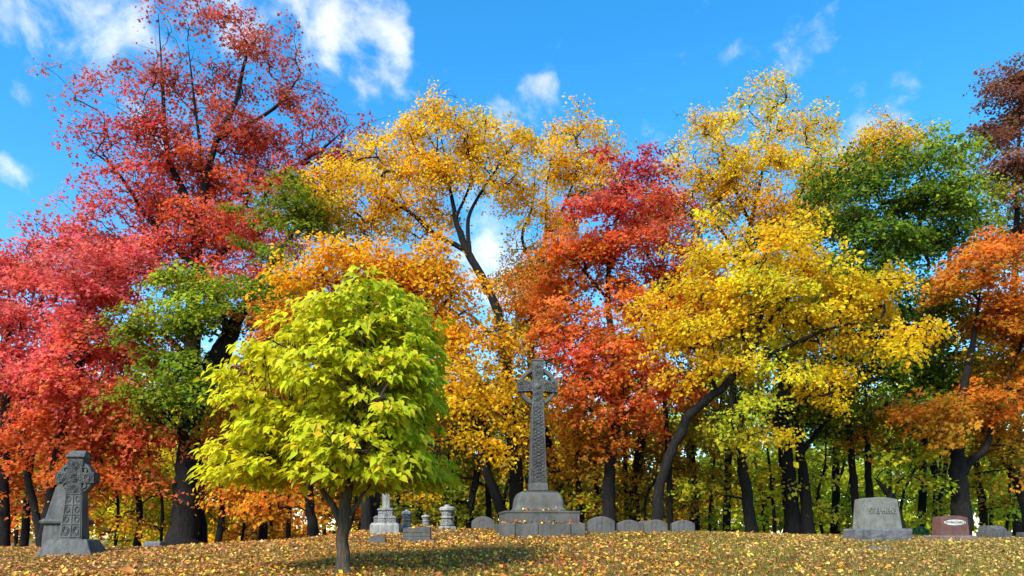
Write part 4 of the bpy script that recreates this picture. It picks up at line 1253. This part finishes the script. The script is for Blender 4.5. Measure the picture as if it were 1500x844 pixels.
for t in np.linspace(0.02, .98, 8):
    z = z3 + 12 * s + (SH - 14 * s) * t
    w_, d_ = shaft_w(z)
    add_bar(bm, [(-w_ / 2 + .02, z, -d_ / 2), (w_ / 2 - .02, z, -d_ / 2)], .022, .012)
bm_obj('panel_border', bm, GRANITE, shaft)['kind'] = 'stuff'
# interlaced knotwork on the shaft
bm = bmesh.new()
for ph in (0, math.pi / 2, math.pi, 1.5 * math.pi):
    pts = []
    for z in np.linspace(z3 + 14 * s, z3 + SH - .04, 150):
        w_, d_ = shaft_w(z)
        pts.append(((w_ / 2 - .06) * math.sin(z * 17 + ph), z, -d_ / 2 - .004 * (1 + math.cos(z * 34 + 2 * ph))))
    add_bar(bm, pts, .020, .012)
bm_obj('knotwork', bm, GRANITE_CARVED, shaft)['kind'] = 'stuff'

def cross_head(zc, arm_half, arm_h, up, down, neck, notch, y0, y1):
    """cross outline with rounded armpit notches; neck = half width of the upright at the crossing"""
    pts = []
    def q(cx, cz, a0, a1, r, n=8):
        return [(cx + r * math.cos(R(a0 + (a1 - a0) * i / n)), cz + r * math.sin(R(a0 + (a1 - a0) * i / n))) for i in range(n + 1)]
    hw, hh = neck, arm_h / 2
    e = notch
    pts += [(-hw, zc - down), (hw, zc - down)]
    pts += q(hw + e * .55, zc - hh - e * .55, 200, 70, e)
    pts += [(arm_half, zc - hh), (arm_half, zc + hh)]
    pts += q(hw + e * .55, zc + hh + e * .55, 290, 160, e)
    pts += [(hw, zc + up), (-hw, zc + up)]
    pts += q(-hw - e * .55, zc + hh + e * .55, 20, -110, e)
    pts += [(-arm_half, zc + hh), (-arm_half, zc - hh)]
    pts += q(-hw - e * .55, zc - hh - e * .55, 110, -20, e)
    return prism(pts, y0, y1)

bm = cross_head(zc, 30 * s, 18.5 * s, 34 * s, 30 * s, 9.1 * s, 3.6 * s, -.125, .125)
head = bm_obj('cross_head', bm, GRANITE_CARVED, gcx, .008)
bm_obj('ring', annulus(0, zc, 22.5 * s, 28.6 * s, -.075, .075), GRANITE, gcx, .012)
ring2 = annulus(0, zc, 24.0 * s, 27.0 * s, -.088, -.070)
bm_obj('ring_moulding', ring2, GRANITE, head)
bm = bmesh.new()
bmesh.ops.create_uvsphere(bm, u_segments=18, v_segments=10, radius=.085, matrix=Matrix.Translation((0, -.12, zc)) @ Matrix.Diagonal((1, .55, 1, 1)))
bm_obj('boss', bm, GRANITE, head, smooth=True)
bm = bmesh.new()
for (cx, cz) in [(x * s, 0) for x in (-24, -15, 15, 24)] + [(0, z * s) for z in (16, 25, -15, -24)]:
    for rr in (.055, .095):
        pts = [(cx + rr * math.cos(t), zc + cz + rr * math.sin(t), -.124) for t in np.linspace(0, 2 * math.pi, 15)]
        add_bar(bm, pts, .02, .014)
bm_obj('knotwork', bm, GRANITE_CARVED, head)['kind'] = 'stuff'
# gabled cap
bm = prism([(-8.9 * s, zc + 33 * s), (8.9 * s, zc + 33 * s), (8.9 * s, zc + 38 * s), (-8.9 * s, zc + 38 * s)], -.13, .13)
cap = bm_obj('cap', bm, GRANITE, gcx, .006)
bm = bmesh.new()
za, zb = zc + 38.2 * s, zc + 41.5 * s
v = [bm.verts.new(p) for p in ((-9.2 * s, -.15, za), (9.2 * s, -.15, za), (9.2 * s, .15, za), (-9.2 * s, .15, za), (-9.2 * s, -.02, zb), (9.2 * s, -.02, zb), (9.2 * s, .02, zb), (-9.2 * s, .02, zb))]
for f_ in ((0, 1, 2, 3), (0, 1, 5, 4), (1, 2, 6, 5), (2, 3, 7, 6), (3, 0, 4, 7), (4, 5, 6, 7)):
    bm.faces.new([v[i] for i in f_])
bm_obj('ridge', bm, GRANITE, cap, .004)

# ---- the small carved cross
s = 17 / F
sc = stand('celtic_cross', 107, 17, 'small grey carved cross with four round holes on a flared base', 'cross', R(4), back=.38)
bm = tower([(80 * s, .92, -.25), (80 * s, .92, .02), (77 * s, .88, .05), (56 * s, .62, 23 * s), (53 * s, .58, 24.5 * s)])
bm_obj('flared_base', bm, SANDY, sc, .02)
zb = 24 * s
ST = 76 * s
bm = tower([(33 * s, .36, zb), (24 * s, .28, zb + ST)])
sh2 = bm_obj('shaft', bm, SANDY, sc, .012)
bm = bmesh.new()
def sw(z):
    t = (z - zb) / ST
    return (33 - 9 * t) * s, .36 - .08 * t
for z in [zb + 4 * s, zb + 23 * s, zb + 37 * s, zb + 52 * s, zb + 68 * s]:
    w_, d_ = sw(z)
    add_bar(bm, [(-w_ / 2 + .03, z, -d_ / 2), (w_ / 2 - .03, z, -d_ / 2)], .03, .016)
for fx in (-1, 0, 1):
    pts = []
    for z in np.linspace(zb + 4 * s, zb + 68 * s, 8):
        w_, d_ = sw(z)
        pts.append((fx * (w_ / 2 - .035), z, -d_ / 2))
    add_bar(bm, pts, .03, .016)
bm_obj('panel_border', bm, SANDY, sh2)['kind'] = 'stuff'
bm = bmesh.new()
for row in range(4):
    z0 = zb + (13, 30, 44.5, 60)[row] * s
    w_, d_ = sw(z0)
    for sg in (-1, 1):
        for rr in ((.05, .085) if row == 0 else (.05,)):
            pts = [(sg * w_ / 4 + rr * math.cos(t) * .9, z0 + rr * 1.2 * math.sin(t), -d_ / 2) for t in np.linspace(0, 2 * math.pi, 13)]
            add_bar(bm, pts, .022, .014)
bm_obj('knotwork', bm, SANDY_CARVED, sh2)['kind'] = 'stuff'
zc2 = zb + 92 * s
R2 = 25 * s
# wheel disc with four holes (grid of wedge cells round each hole would be heavy: build from ring + cross + web)
bm = cross_head(zc2, 28 * s, 17 * s, 30 * s, 26 * s, 12 * s, 3.4 * s, -.15, .15)
hd = bm_obj('cross_head', bm, SANDY_CARVED, sc, .01)
bm_obj('wheel', annulus(0, zc2, 15.5 * s, R2, -.115, .115), SANDY, sc, .012)
bm = bmesh.new()
for cx, cz in ((-1, 1), (1, 1), (-1, -1), (1, -1)):
    pts = [(cx * 12.5 * s + 4.2 * s * math.cos(t), zc2 + cz * 11.5 * s + 4.2 * s * math.sin(t), -.115) for t in np.linspace(0, 2 * math.pi, 15)]
    add_bar(bm, pts, .03, .03)
bm_obj('hole_rim', bm, SANDY, hd)['kind'] = 'stuff'
bm = bmesh.new()
for cx, cz in ((0, 0), (-19, 0), (19, 0), (0, 18), (0, -17)):
    for rr in (.045, .08):
        pts = [(cx * s + rr * math.cos(t), zc2 + cz * s + rr * math.sin(t), -.149) for t in np.linspace(0, 2 * math.pi, 13)]
        add_bar(bm, pts, .022, .014)
bm_obj('knotwork', bm, SANDY_CARVED, hd)['kind'] = 'stuff'
bm = tower([(25 * s, .34, zc2 + 29.5 * s), (26.5 * s, .37, zc2 + 30.5 * s), (26.5 * s, .37, zc2 + 32 * s), (23 * s, .08, zc2 + 41 * s)])
bm_obj('gabled_cap', bm, SANDY, sc, .006)

# ---- tapered pier behind it
s = 20.5 / F
pier = stand('tapered_pier', 96, 20.5, 'tapered grey pier with moulded ledge half hidden behind the small carved cross', 'monument', R(8), back=.4)
bm_obj('pedestal', tower([(50 * s, .8, -.3), (49 * s, .78, 24 * s), (46 * s, .75, 38 * s)]), SANDY, pier, .015)
bm_obj('ledge', tower([(47 * s, .75, 37.5 * s), (56 * s, .88, 40 * s), (58 * s, .9, 43 * s), (51 * s, .8, 45.5 * s), (49 * s, .78, 46.5 * s)]), SANDY, pier, .006)
bm_obj('tapered_top', tower([(46 * s, .72, 46 * s), (28 * s, .46, 93 * s), (25 * s, .42, 95 * s)]), SANDY, pier, .012)

# ---- little block marker
s = 21.5 / F
bl = bm_obj('block_marker', tower([(26 * s, .34, -.2), (26 * s, .34, 10.5 * s), (24 * s, .26, 13 * s)]), ROUGH, None, .01)
p_ = ground_pt(223, 21.5)
bl.location = p_ + np.array([0, .17, 0])
bl.rotation_euler.z = R(-8)
tag(bl, 'little pale grey block marker at the foot of the thick trunk', 'gravestone')
# ---- flat white marker by the small cross
s = 19 / F
fm = bm_obj('flat_marker', tower([(12 * s, .3, -.1), (12 * s, .3, 5 * s), (10 * s, .24, 6.5 * s)]), PALE, None, .008)
fm.location = ground_pt(59, 19.5) + np.array([0, .15, 0])
tag(fm, 'tiny white marker beside the base of the small carved cross', 'gravestone')
fm = bm_obj('flat_marker', tower([(34 * s, .4, -.1), (34 * s, .4, 3 * s), (32 * s, .34, 4 * s)]), PALE, None, .008)
fm.location = ground_pt(10, 19.5) + np.array([0, .2, 0])
tag(fm, 'low white marker lying flush with the leaves under the rosy maple', 'gravestone')

# ---- pale stepped monument with draped shaft
s = 20.5 / F
ped = stand('draped_obelisk', 565, 20.5, 'tall pale marble shaft with broken top on a three tiered pedestal', 'monument', R(3), back=.36)
bm_obj('plinth', tower([(42 * s, .74, -.25), (42 * s, .74, 15 * s), (38 * s, .67, 17.5 * s), (37 * s, .65, 18.2 * s)]), MARBLE, ped, .012)
bm_obj('middle_tier', tower([(32 * s, .57, 18 * s), (32 * s, .57, 24 * s), (33.5 * s, .6, 24.6 * s), (33.5 * s, .6, 26 * s), (27 * s, .48, 29 * s)]), MARBLE_CARVED, ped, .008)
bm_obj('die', tower([(21 * s, .38, 28.8 * s), (21 * s, .38, 36 * s), (24 * s, .43, 37 * s), (24 * s, .43, 38.5 * s), (18 * s, .32, 40.5 * s)]), MARBLE_CARVED, ped, .008)
sh = bm_obj('shaft', tower([(11.5 * s, .21, 40 * s), (10.5 * s, .19, 60 * s), (9.5 * s, .17, 72 * s)]), MARBLE, ped, .01)
bm = loft([rect(11 * s, .2, 70 * s), rect(12 * s, .215, 72 * s, .2 * s), rect(8 * s, .15, 75 * s, 1.5 * s), rect(5 * s, .1, 79 * s, 2.6 * s), rect(2.2 * s, .05, 81 * s, 2.2 * s)])
o = bm_obj('carved_drape', bm, MARBLE_CARVED, sh, .008)
roughen(o, .02, 9, 3)

# ---- small rounded marker in front of it
s = 18 / F
mk = stand('rounded_marker', 553, 18, 'little rounded dark marker in front of the pale tiered pedestal', 'gravestone', R(2), back=.14)
bm_obj('tablet', prism(arch_outline(24 * s, 9 * s, 13.5 * s), -.13, .13), GRANITE, mk, .012)
bm_obj('foot', tower([(30 * s, .36, -.15), (30 * s, .36, 1.6 * s)]), MARBLE, mk, .006)

# ---- dark slab monument with a notched top
s = 18.3 / F
sl = stand('slab_monument', 611, 18.3, 'low dark granite slab with notched top and fallen leaves on it', 'monument', R(2), back=.32)
bm_obj('foot', tower([(54 * s, .62, -.25), (54 * s, .62, 5 * s)]), GRANITE, sl, .01)
bm_obj('slab', tower([(40 * s, .40, 4.8 * s), (40 * s, .40, 17 * s)]), GRANITE, sl, .008)
bm_obj('top_course', loft([rect(39.6 * s, .40, z) for z in (16.8 * s, 20 * s)]), GRANITE, sl, .006)
bm_obj('raised_block', loft([rect(22 * s, .34, z, 9 * s) for z in (19.8 * s, 24 * s)]), GRANITE, sl, .008)
bm_obj('raised_block', loft([rect(9 * s, .34, z, -15 * s) for z in (19.8 * s, 21.5 * s)]), GRANITE, sl, .006)
bm = bmesh.new()
for z in (11, 16.4):
    add_bar(bm, [(-19.6 * s, z * s, -.2), (19.6 * s, z * s, -.2)], .02, .008)
bm_obj('moulding', bm, GRANITE, sl)['kind'] = 'stuff'

# ---- urn pedestals
def urn(px, Y, w, h, label, seed):
    s = Y / F
    o = stand('urn_pedestal', px, Y, label, 'monument', R(4), back=.2, group='weathered urn pedestals behind the dark slab')
    W = w * s
    bm_obj('foot', tower([(W * 1.18, W * 1.18, -.25), (W * 1.18, W * 1.18, h * .13 * s), (W * 1.05, W * 1.05, h * .17 * s)]), MARBLE, o, .008)
    bm_obj('body', lathe([(W * .50, h * .16 * s), (W * .5, h * .26 * s), (W * .42, h * .36 * s), (W * .37, h * .50 * s), (W * .38, h * .62 * s), (W * .44, h * .72 * s), (W * .40, h * .76 * s)], 20), MARBLE_CARVED, o, 0, True)
    bm_obj('collar', lathe([(W * .40, h * .48 * s), (W * .46, h * .50 * s), (W * .46, h * .53 * s), (W * .40, h * .55 * s)], 20), MARBLE, o, .003, True)
    bm_obj('cap', lathe([(W * .44, h * .75 * s), (W * .54, h * .79 * s), (W * .54, h * .88 * s), (W * .44, h * .92 * s), (W * .20, h * .95 * s), (W * .2, h * 1.0 * s), (W * .1, h * 1.01 * s)], 20), MARBLE, o, .004)

urn(596, 21.5, 15, 31, 'weathered pale urn pedestal close to the tiered pedestal', 1)
urn(624, 22.5, 13, 20, 'short weathered urn pedestal seen over the dark slab', 2)
urn(655, 21.5, 22, 38, 'largest weathered urn pedestal with wide cap', 3)

# ---- rounded dark headstones
HS = [(708, 22, 34, 13, 21, 'rounded dark headstone between the urn pedestals and the great cross'), (880, 20, 40, 19, 26.5, 'largest rounded grey headstone, next to the cross steps'),
      (920.5, 20.5, 33, 14, 20, 'rounded grey headstone second from the cross steps'), (944, 22.5, 26, 14, 20, 'rounded dark headstone half hidden behind the row of grey ones'),
      (960, 20, 34, 15, 21, 'rounded grey headstone third in the row from the cross steps'), (1000, 20, 33.5, 14, 19.5, 'rounded grey headstone at the end of the row farthest from the cross')]
for px, Y, w, hs_, ht, lab in HS:
    s = Y / F
    o = stand('rounded_headstone', px, Y, lab, 'headstone', R(random.uniform(-3, 4)), back=.16, group='rounded headstones on the crest')
    bm_obj('tablet', prism(arch_outline(w * s, hs_ * s, ht * s), -.15, .15), (GRANITE, SANDY, GRANITE)[int(px) % 3], o, .02, segs=3)
    o.rotation_euler.x = R(random.uniform(-1.5, 1.5))

# ---- pale family headstone with lettering
s = 18 / F
st = stand('family_headstone', 1286, 18, 'pale grey granite family headstone with raised name on a rock faced base', 'headstone', R(13), back=.42)
b_ = bm_obj('rock_base', tower([(81 * s, .80, -.2), (81 * s, .80, 17 * s), (79 * s, .76, 19.5 * s)]), ROUGH, st, .02)
roughen(b_, .028, 5, 7)
zt = 19 * s
outl = [(-31.5 * s, zt), (31.5 * s, zt)]
for i in range(11):
    t = 1 - 2 * i / 10
    outl.append((27.5 * s * t, zt + 44 * s + 3.2 * s * (1 - t * t)))
bm = prism(outl, -.24, .24)
for v_ in bm.verts:
    v_.co.y *= 1 - .2 * (v_.co.z - zt) / (47 * s)
tb = bm_obj('tablet', bm, PALE, st, .015)
fz = zt + 26.5 * s
fy = -.24 * (1 - .2 * 26.5 / 47)
tilt = math.atan(.24 * .2 / (47 * s))
text_mesh('lettering_outline', 'STEPHENS', 11.5 * s, .006, SHADOWTXT, tb, (0, fy - .002, fz), (math.pi / 2 - tilt, 0, 0), offset=.008, sx=.80, space=1.12)
text_mesh('lettering', 'STEPHENS', 11.5 * s, .012, GREYTXT, tb, (0, fy - .006, fz), (math.pi / 2 - tilt, 0, 0), offset=-.002, sx=.82, space=1.12)

# ---- flat marker in the turf
s = 16 / F
fl = bm_obj('flat_marker', tower([(30 * s, .4, -.1), (30 * s, .4, .055), (28.5 * s, .36, .075)]), ROUGH, None, .006)
fl.location = ground_pt(1295, 16) + np.array([0, .2, 0])
fl.rotation_euler = (R(4), 0, R(-6))
tag(fl, 'flat grey marker sunk in the lawn before the pale family headstone', 'gravestone')

# ---- red granite stone with an oval panel
s = 19 / F
rd = stand('red_headstone', 1393, 19, 'red granite headstone with a pale oval name panel', 'headstone', R(10), back=.34)
o = bm_obj('rough_base', tower([(62 * s, .6, -.2), (62 * s, .6, 7 * s), (60 * s, .57, 8 * s)]), REDROUGH, rd, .012)
roughen(o, .012, 7, 5)
zt = 7.8 * s
outl = [(-23.5 * s, zt), (23.5 * s, zt)]
for i in range(9):
    t = 1 - 2 * i / 8
    outl.append((21.5 * s * t, zt + 27 * s + 2.6 * s * (1 - t * t)))
tb = bm_obj('tablet', prism(outl, -.17, .17), REDG, rd, .01)
pz = zt + 19.5 * s
lens = [(18.5 * s * math.cos(t) * (1 if abs(math.cos(t)) < .98 else .97), pz + 4.3 * s * math.sin(t) * (1 - .12 * abs(math.cos(t)))) for t in np.linspace(0, 2 * math.pi, 33)[:-1]]
pn = bm_obj('name_panel', prism(lens, -.178, -.165), PANEL, tb)
text_mesh('lettering', 'THOMAS FAMILY', 5.0 * s, .002, DARKTXT, pn, (0, -.1785, pz), (math.pi / 2, 0, 0), sx=.80, offset=.001, space=1.05)
bm = bmesh.new()
for sg in (-1, 1):
    add_bar(bm, [(sg * 15.4 * s, pz - 2 * s, -.176), (sg * 15.4 * s, pz + 2 * s, -.176)], .012, .006)
bm_obj('ornament', bm, DARKTXT, pn)['kind'] = 'stuff'

# ---- grey stepped stones at the wood's edge
s = 20 / F
gs = stand('grey_headstone', 1456, 20, 'low grey slant headstone on a wide base under the ochre trees', 'headstone', R(16), back=.3)
bm_obj('foot', tower([(30 * s, .6, -.2), (30 * s, .6, 12 * s)]), SANDY, gs, .012)
bm = loft([rect(25 * s, .48, 11.8 * s, -2 * s), rect(25 * s, .48, 15 * s, -2 * s), rect(22 * s, .3, 20.5 * s, -3 * s, .06)])
bm_obj('slant_tablet', bm, SANDY, gs, .008)
s = 20.5 / F
es_ = stand('grey_headstone', 1506, 20.5, 'dark grey headstone last along the wood, past the slant stone', 'headstone', R(6), back=.2)
bm_obj('tablet', tower([(24 * s, .34, -.2), (23 * s, .32, 10 * s), (22 * s, .28, 11.5 * s)]), GRANITE, es_, .012)

# ---- clipped dark green shrub beside the red stone
gsb = np.random.default_rng(31)
s = 22 / F
sb = ground_pt(1348, 22)
shrub = empty('clipped_shrub', sb)
tag(shrub, 'small dome of dark green shrub beside the red granite headstone', 'shrub')
n = 2600
d = unit(gsb.normal(0, 1, (n, 3)))
d[:, 2] = np.abs(d[:, 2])
pos = d * (.86 + .14 * gsb.random((n, 1))) * np.array([13 * s, .28, 16 * s])
vv, ff = leaf_arrays(pos, unit(d + gsb.normal(0, .5, (n, 3))), unit(gsb.normal(0, 1, (n, 3))), .05 * np.exp(gsb.normal(0, .2, n)), T_DIAMOND)
fo = link('foliage', np_mesh('foliage', vv, ff, LEAF, np.repeat(np.array([.015, .06, .025]) * np.exp(gsb.normal(0, .3, (n, 1))), 4, axis=0)), shrub)
fo['kind'] = 'stuff'
stm = np.stack([np.zeros((7, 3)) + np.array([0, 0, -.1]), d[:7] * np.array([.1, .1, .12]), d[:7] * np.array([.18, .2, .26])], 1)
vv, qq = tubes(stm, np.full((7, 3), .012), 5)
link('stems', np_mesh('stems', vv, None, BARK, quads=qq), shrub)['kind'] = 'stuff'

# ------------------------------------------------------------------ fallen leaves and turf
gl = np.random.default_rng(77)


def scatter(n, y0, y1, xfac, gpow=1.0):
    Y = y0 + (y1 - y0) * gl.random(n) ** gpow
    X = (gl.random(n) * 2 - 1) * (Y * xfac + 3)
    return X, Y


def fbm(X, Y, sc, seed):
    g = np.random.default_rng(seed)
    out = np.zeros_like(X)
    for o in range(5):
        for _ in range(3):
            a = g.random() * 6.28
            f = sc * 1.9 ** o * (.7 + .6 * g.random())
            out += np.sin(f * (X * math.cos(a) + Y * math.sin(a)) + g.random() * 6.28) / 1.5 ** o
    return out / 5


FALL = np.array([(.46, .17, .03), (.58, .28, .03), (.70, .42, .03), (.32, .11, .035), (.50, .24, .07), (.22, .08, .03), (.78, .56, .08), (.42, .09, .05), (.60, .36, .14), (.66, .20, .03)])
X, Y = scatter(215000, 6.5, 25.5, .74)
cover = .70 + .32 * fbm(X, Y, .55, 3) - .30 * np.clip((X - 2.5) / 8, 0, 1) - .34 * np.clip((15.5 - Y) / 4, 0, 1)
keep = gl.random(len(X)) < np.clip(cover, .12, 1)
X, Y = X[keep], Y[keep]
n = len(X)
Z = ground(X, Y) + gl.random(n) * .035 + .012
tilt = gl.normal(0, .42, (n, 3))
nrm = unit(np.array([0, -.05, 1.0]) + tilt)
tip = unit(gl.normal(0, 1, (n, 3)) * np.array([1, 1, .15]))
ci = gl.integers(0, len(FALL), n)
# drifts under different trees differ in colour: red-brown by the maples, gold in the middle, straw on the open side
left = np.clip((-X - 2) / 8, 0, 1)[:, None]
right = np.clip((X - 3) / 8, 0, 1)[:, None]
col = FALL[ci]
col = col * (1 - .45 * left) + np.array([.50, .20, .08]) * .45 * left
col = col * (1 - .5 * right) + np.array([.50, .38, .15]) * .5 * right
tone = np.clip(.5 + .5 * fbm(X, Y, 1.1, 8), 0, 1)[:, None]
col = col * (.72 + .4 * tone)
col = np.clip(.9 * col * np.exp(gl.normal(0, .25, (n, 1))), .02, .85)
size = .036 * np.exp(gl.normal(0, .38, n)) + .015
# curled dry leaf: four quads' worth of faces
T_DRY = (np.array([(0, 0, .10), (.42, .42, .24), (0, 1, .28), (-.40, .55, .14), (0, .5, 0)]), np.array([(4, 0, 1), (4, 1, 2), (4, 2, 3), (4, 3, 0)]))
pos = np.stack([X, Y, Z], -1)
# the largest in view are pieces of the ground of their own
d2 = np.where((Y > 10.2) & (Y < 12.5) & (np.abs(X) < .66 * Y), size / Y, 0)
top = np.argsort(-d2)[:280]
mask = np.ones(n, bool)
mask[top] = False
far = Y > 14.5
v, f = leaf_arrays(pos[mask & ~far], nrm[mask & ~far], tip[mask & ~far], size[mask & ~far], T_DRY)
T_FOLD = (np.array([(0, 0, .1), (.42, .45, .24), (0, 1, .22), (-.40, .5, .14)]), np.array([(0, 1, 2), (0, 2, 3)]))
v2, f2 = leaf_arrays(pos[mask & far], nrm[mask & far], tip[mask & far], size[mask & far], T_FOLD)
lc = np.vstack([np.repeat(col[mask & ~far], 5, axis=0), np.repeat(col[mask & far], 4, axis=0)])
v, f = np.vstack([v, v2]), np.vstack([f, f2 + len(v)])
# leaves lying on the steps and slabs
lit = link('leaf_litter', np_mesh('leaf_litter', v, f, LITTER, lc))
tag(lit, 'carpet of fallen yellow, orange and brown leaves over the lawn', 'fallen leaves', kind='stuff')
protos = [np_mesh('fallen_leaf', T_DRY[0] * np.array([1, 1, .6 + .1 * j]), T_DRY[1], LITTER, np.repeat(col[top[j]][None], 5, axis=0)) for j in range(20)]
for j, i in enumerate(top):
    o = link('fallen_leaf', protos[j % 20], ground_o)
    zz = nrm[i]
    yy = unit(tip[i] - zz * (tip[i] @ zz))
    xx = np.cross(yy, zz)
    o.matrix_local = Matrix.Translation(Vector(pos[i])) @ Matrix(((xx[0], yy[0], zz[0], 0), (xx[1], yy[1], zz[1], 0), (xx[2], yy[2], zz[2], 0), (0, 0, 0, 1))) @ Matrix.Scale(float(size[i]), 4)


def ledge_leaves(parent_o, n, wx, y0, y1, z):
    M = parent_o.matrix_basis
    loc = np.stack([gl.uniform(-wx, wx, n), gl.uniform(y0, y1, n), z + gl.random(n) * .02], -1)
    pw = np.array([M @ Vector(p) for p in loc])
    vv, ff = leaf_arrays(pw, unit(np.array([0, 0, 1.0]) + gl.normal(0, .5, (n, 3))), unit(gl.normal(0, 1, (n, 3))), .07 * np.exp(gl.normal(0, .25, n)), T_DRY)
    cc = np.repeat(FALL[gl.integers(0, len(FALL), n)], 5, axis=0)
    return vv, ff, cc


acc = []
s = 20 / F
acc.append(ledge_leaves(gcx, 60, 56 * s, -.97, -.88, 19.5 * s + .02))
acc.append(ledge_leaves(gcx, 34, 30 * s, -.86, -.62, 37.5 * s + .01))
s = 18.3 / F
acc.append(ledge_leaves(sl, 14, 4 * s, -.14, .14, 21.5 * s + .02))
acc.append(ledge_leaves(sl, 22, 12 * s, -.14, .14, 24 * s + .02))
V, Fc, Cc, off = [], [], [], 0
for vv, ff, cc in acc:
    V.append(vv); Fc.append(ff + off); Cc.append(cc); off += len(vv)
lo = link('leaf_litter', np_mesh('leaf_litter', np.vstack(V), np.vstack(Fc), LITTER, np.vstack(Cc)))
tag(lo, 'dry leaves caught on the steps of the great cross and the dark slab', 'fallen leaves', kind='stuff')

# short worn grass between the leaves
X, Y = scatter(230000, 7, 22.5, .70)
dens = .25 + .4 * fbm(X, Y, .5, 21) + .45 * np.clip((X - 1) / 8, 0, 1) + .25 * np.clip((13.5 - Y) / 3, 0, 1)
keep = gl.random(len(X)) < np.clip(dens, .1, 1)
X, Y = X[keep], Y[keep]
n = len(X)
Z = ground(X, Y) - .005
h = .05 + .06 * gl.random(n)
az = gl.random(n) * 6.283
side = np.stack([np.cos(az), np.sin(az), 0 * az], -1) * .008
lean = np.stack([gl.normal(0, .35, n), gl.normal(0, .35, n), np.ones(n)], -1) * h[:, None]
p = np.stack([X, Y, Z], -1)
v = np.stack([p - side, p + side, p + lean], 1).reshape(-1, 3)
f = np.arange(n * 3).reshape(-1, 3)
gcol = np.array([(.15, .16, .02), (.23, .20, .03), (.32, .24, .07), (.12, .12, .02)])[gl.integers(0, 4, n)] * np.exp(gl.normal(0, .2, (n, 1)))
gr = link('grass', np_mesh('grass', v, f, BLADE, np.repeat(gcol, 3, axis=0)))
tag(gr, 'short worn grass showing between the fallen leaves', 'grass', kind='stuff')

print('STATS', sum(s[1] for s in STATS), 'leaves', sum(s[2] for s in STATS), 'tris', STATS)
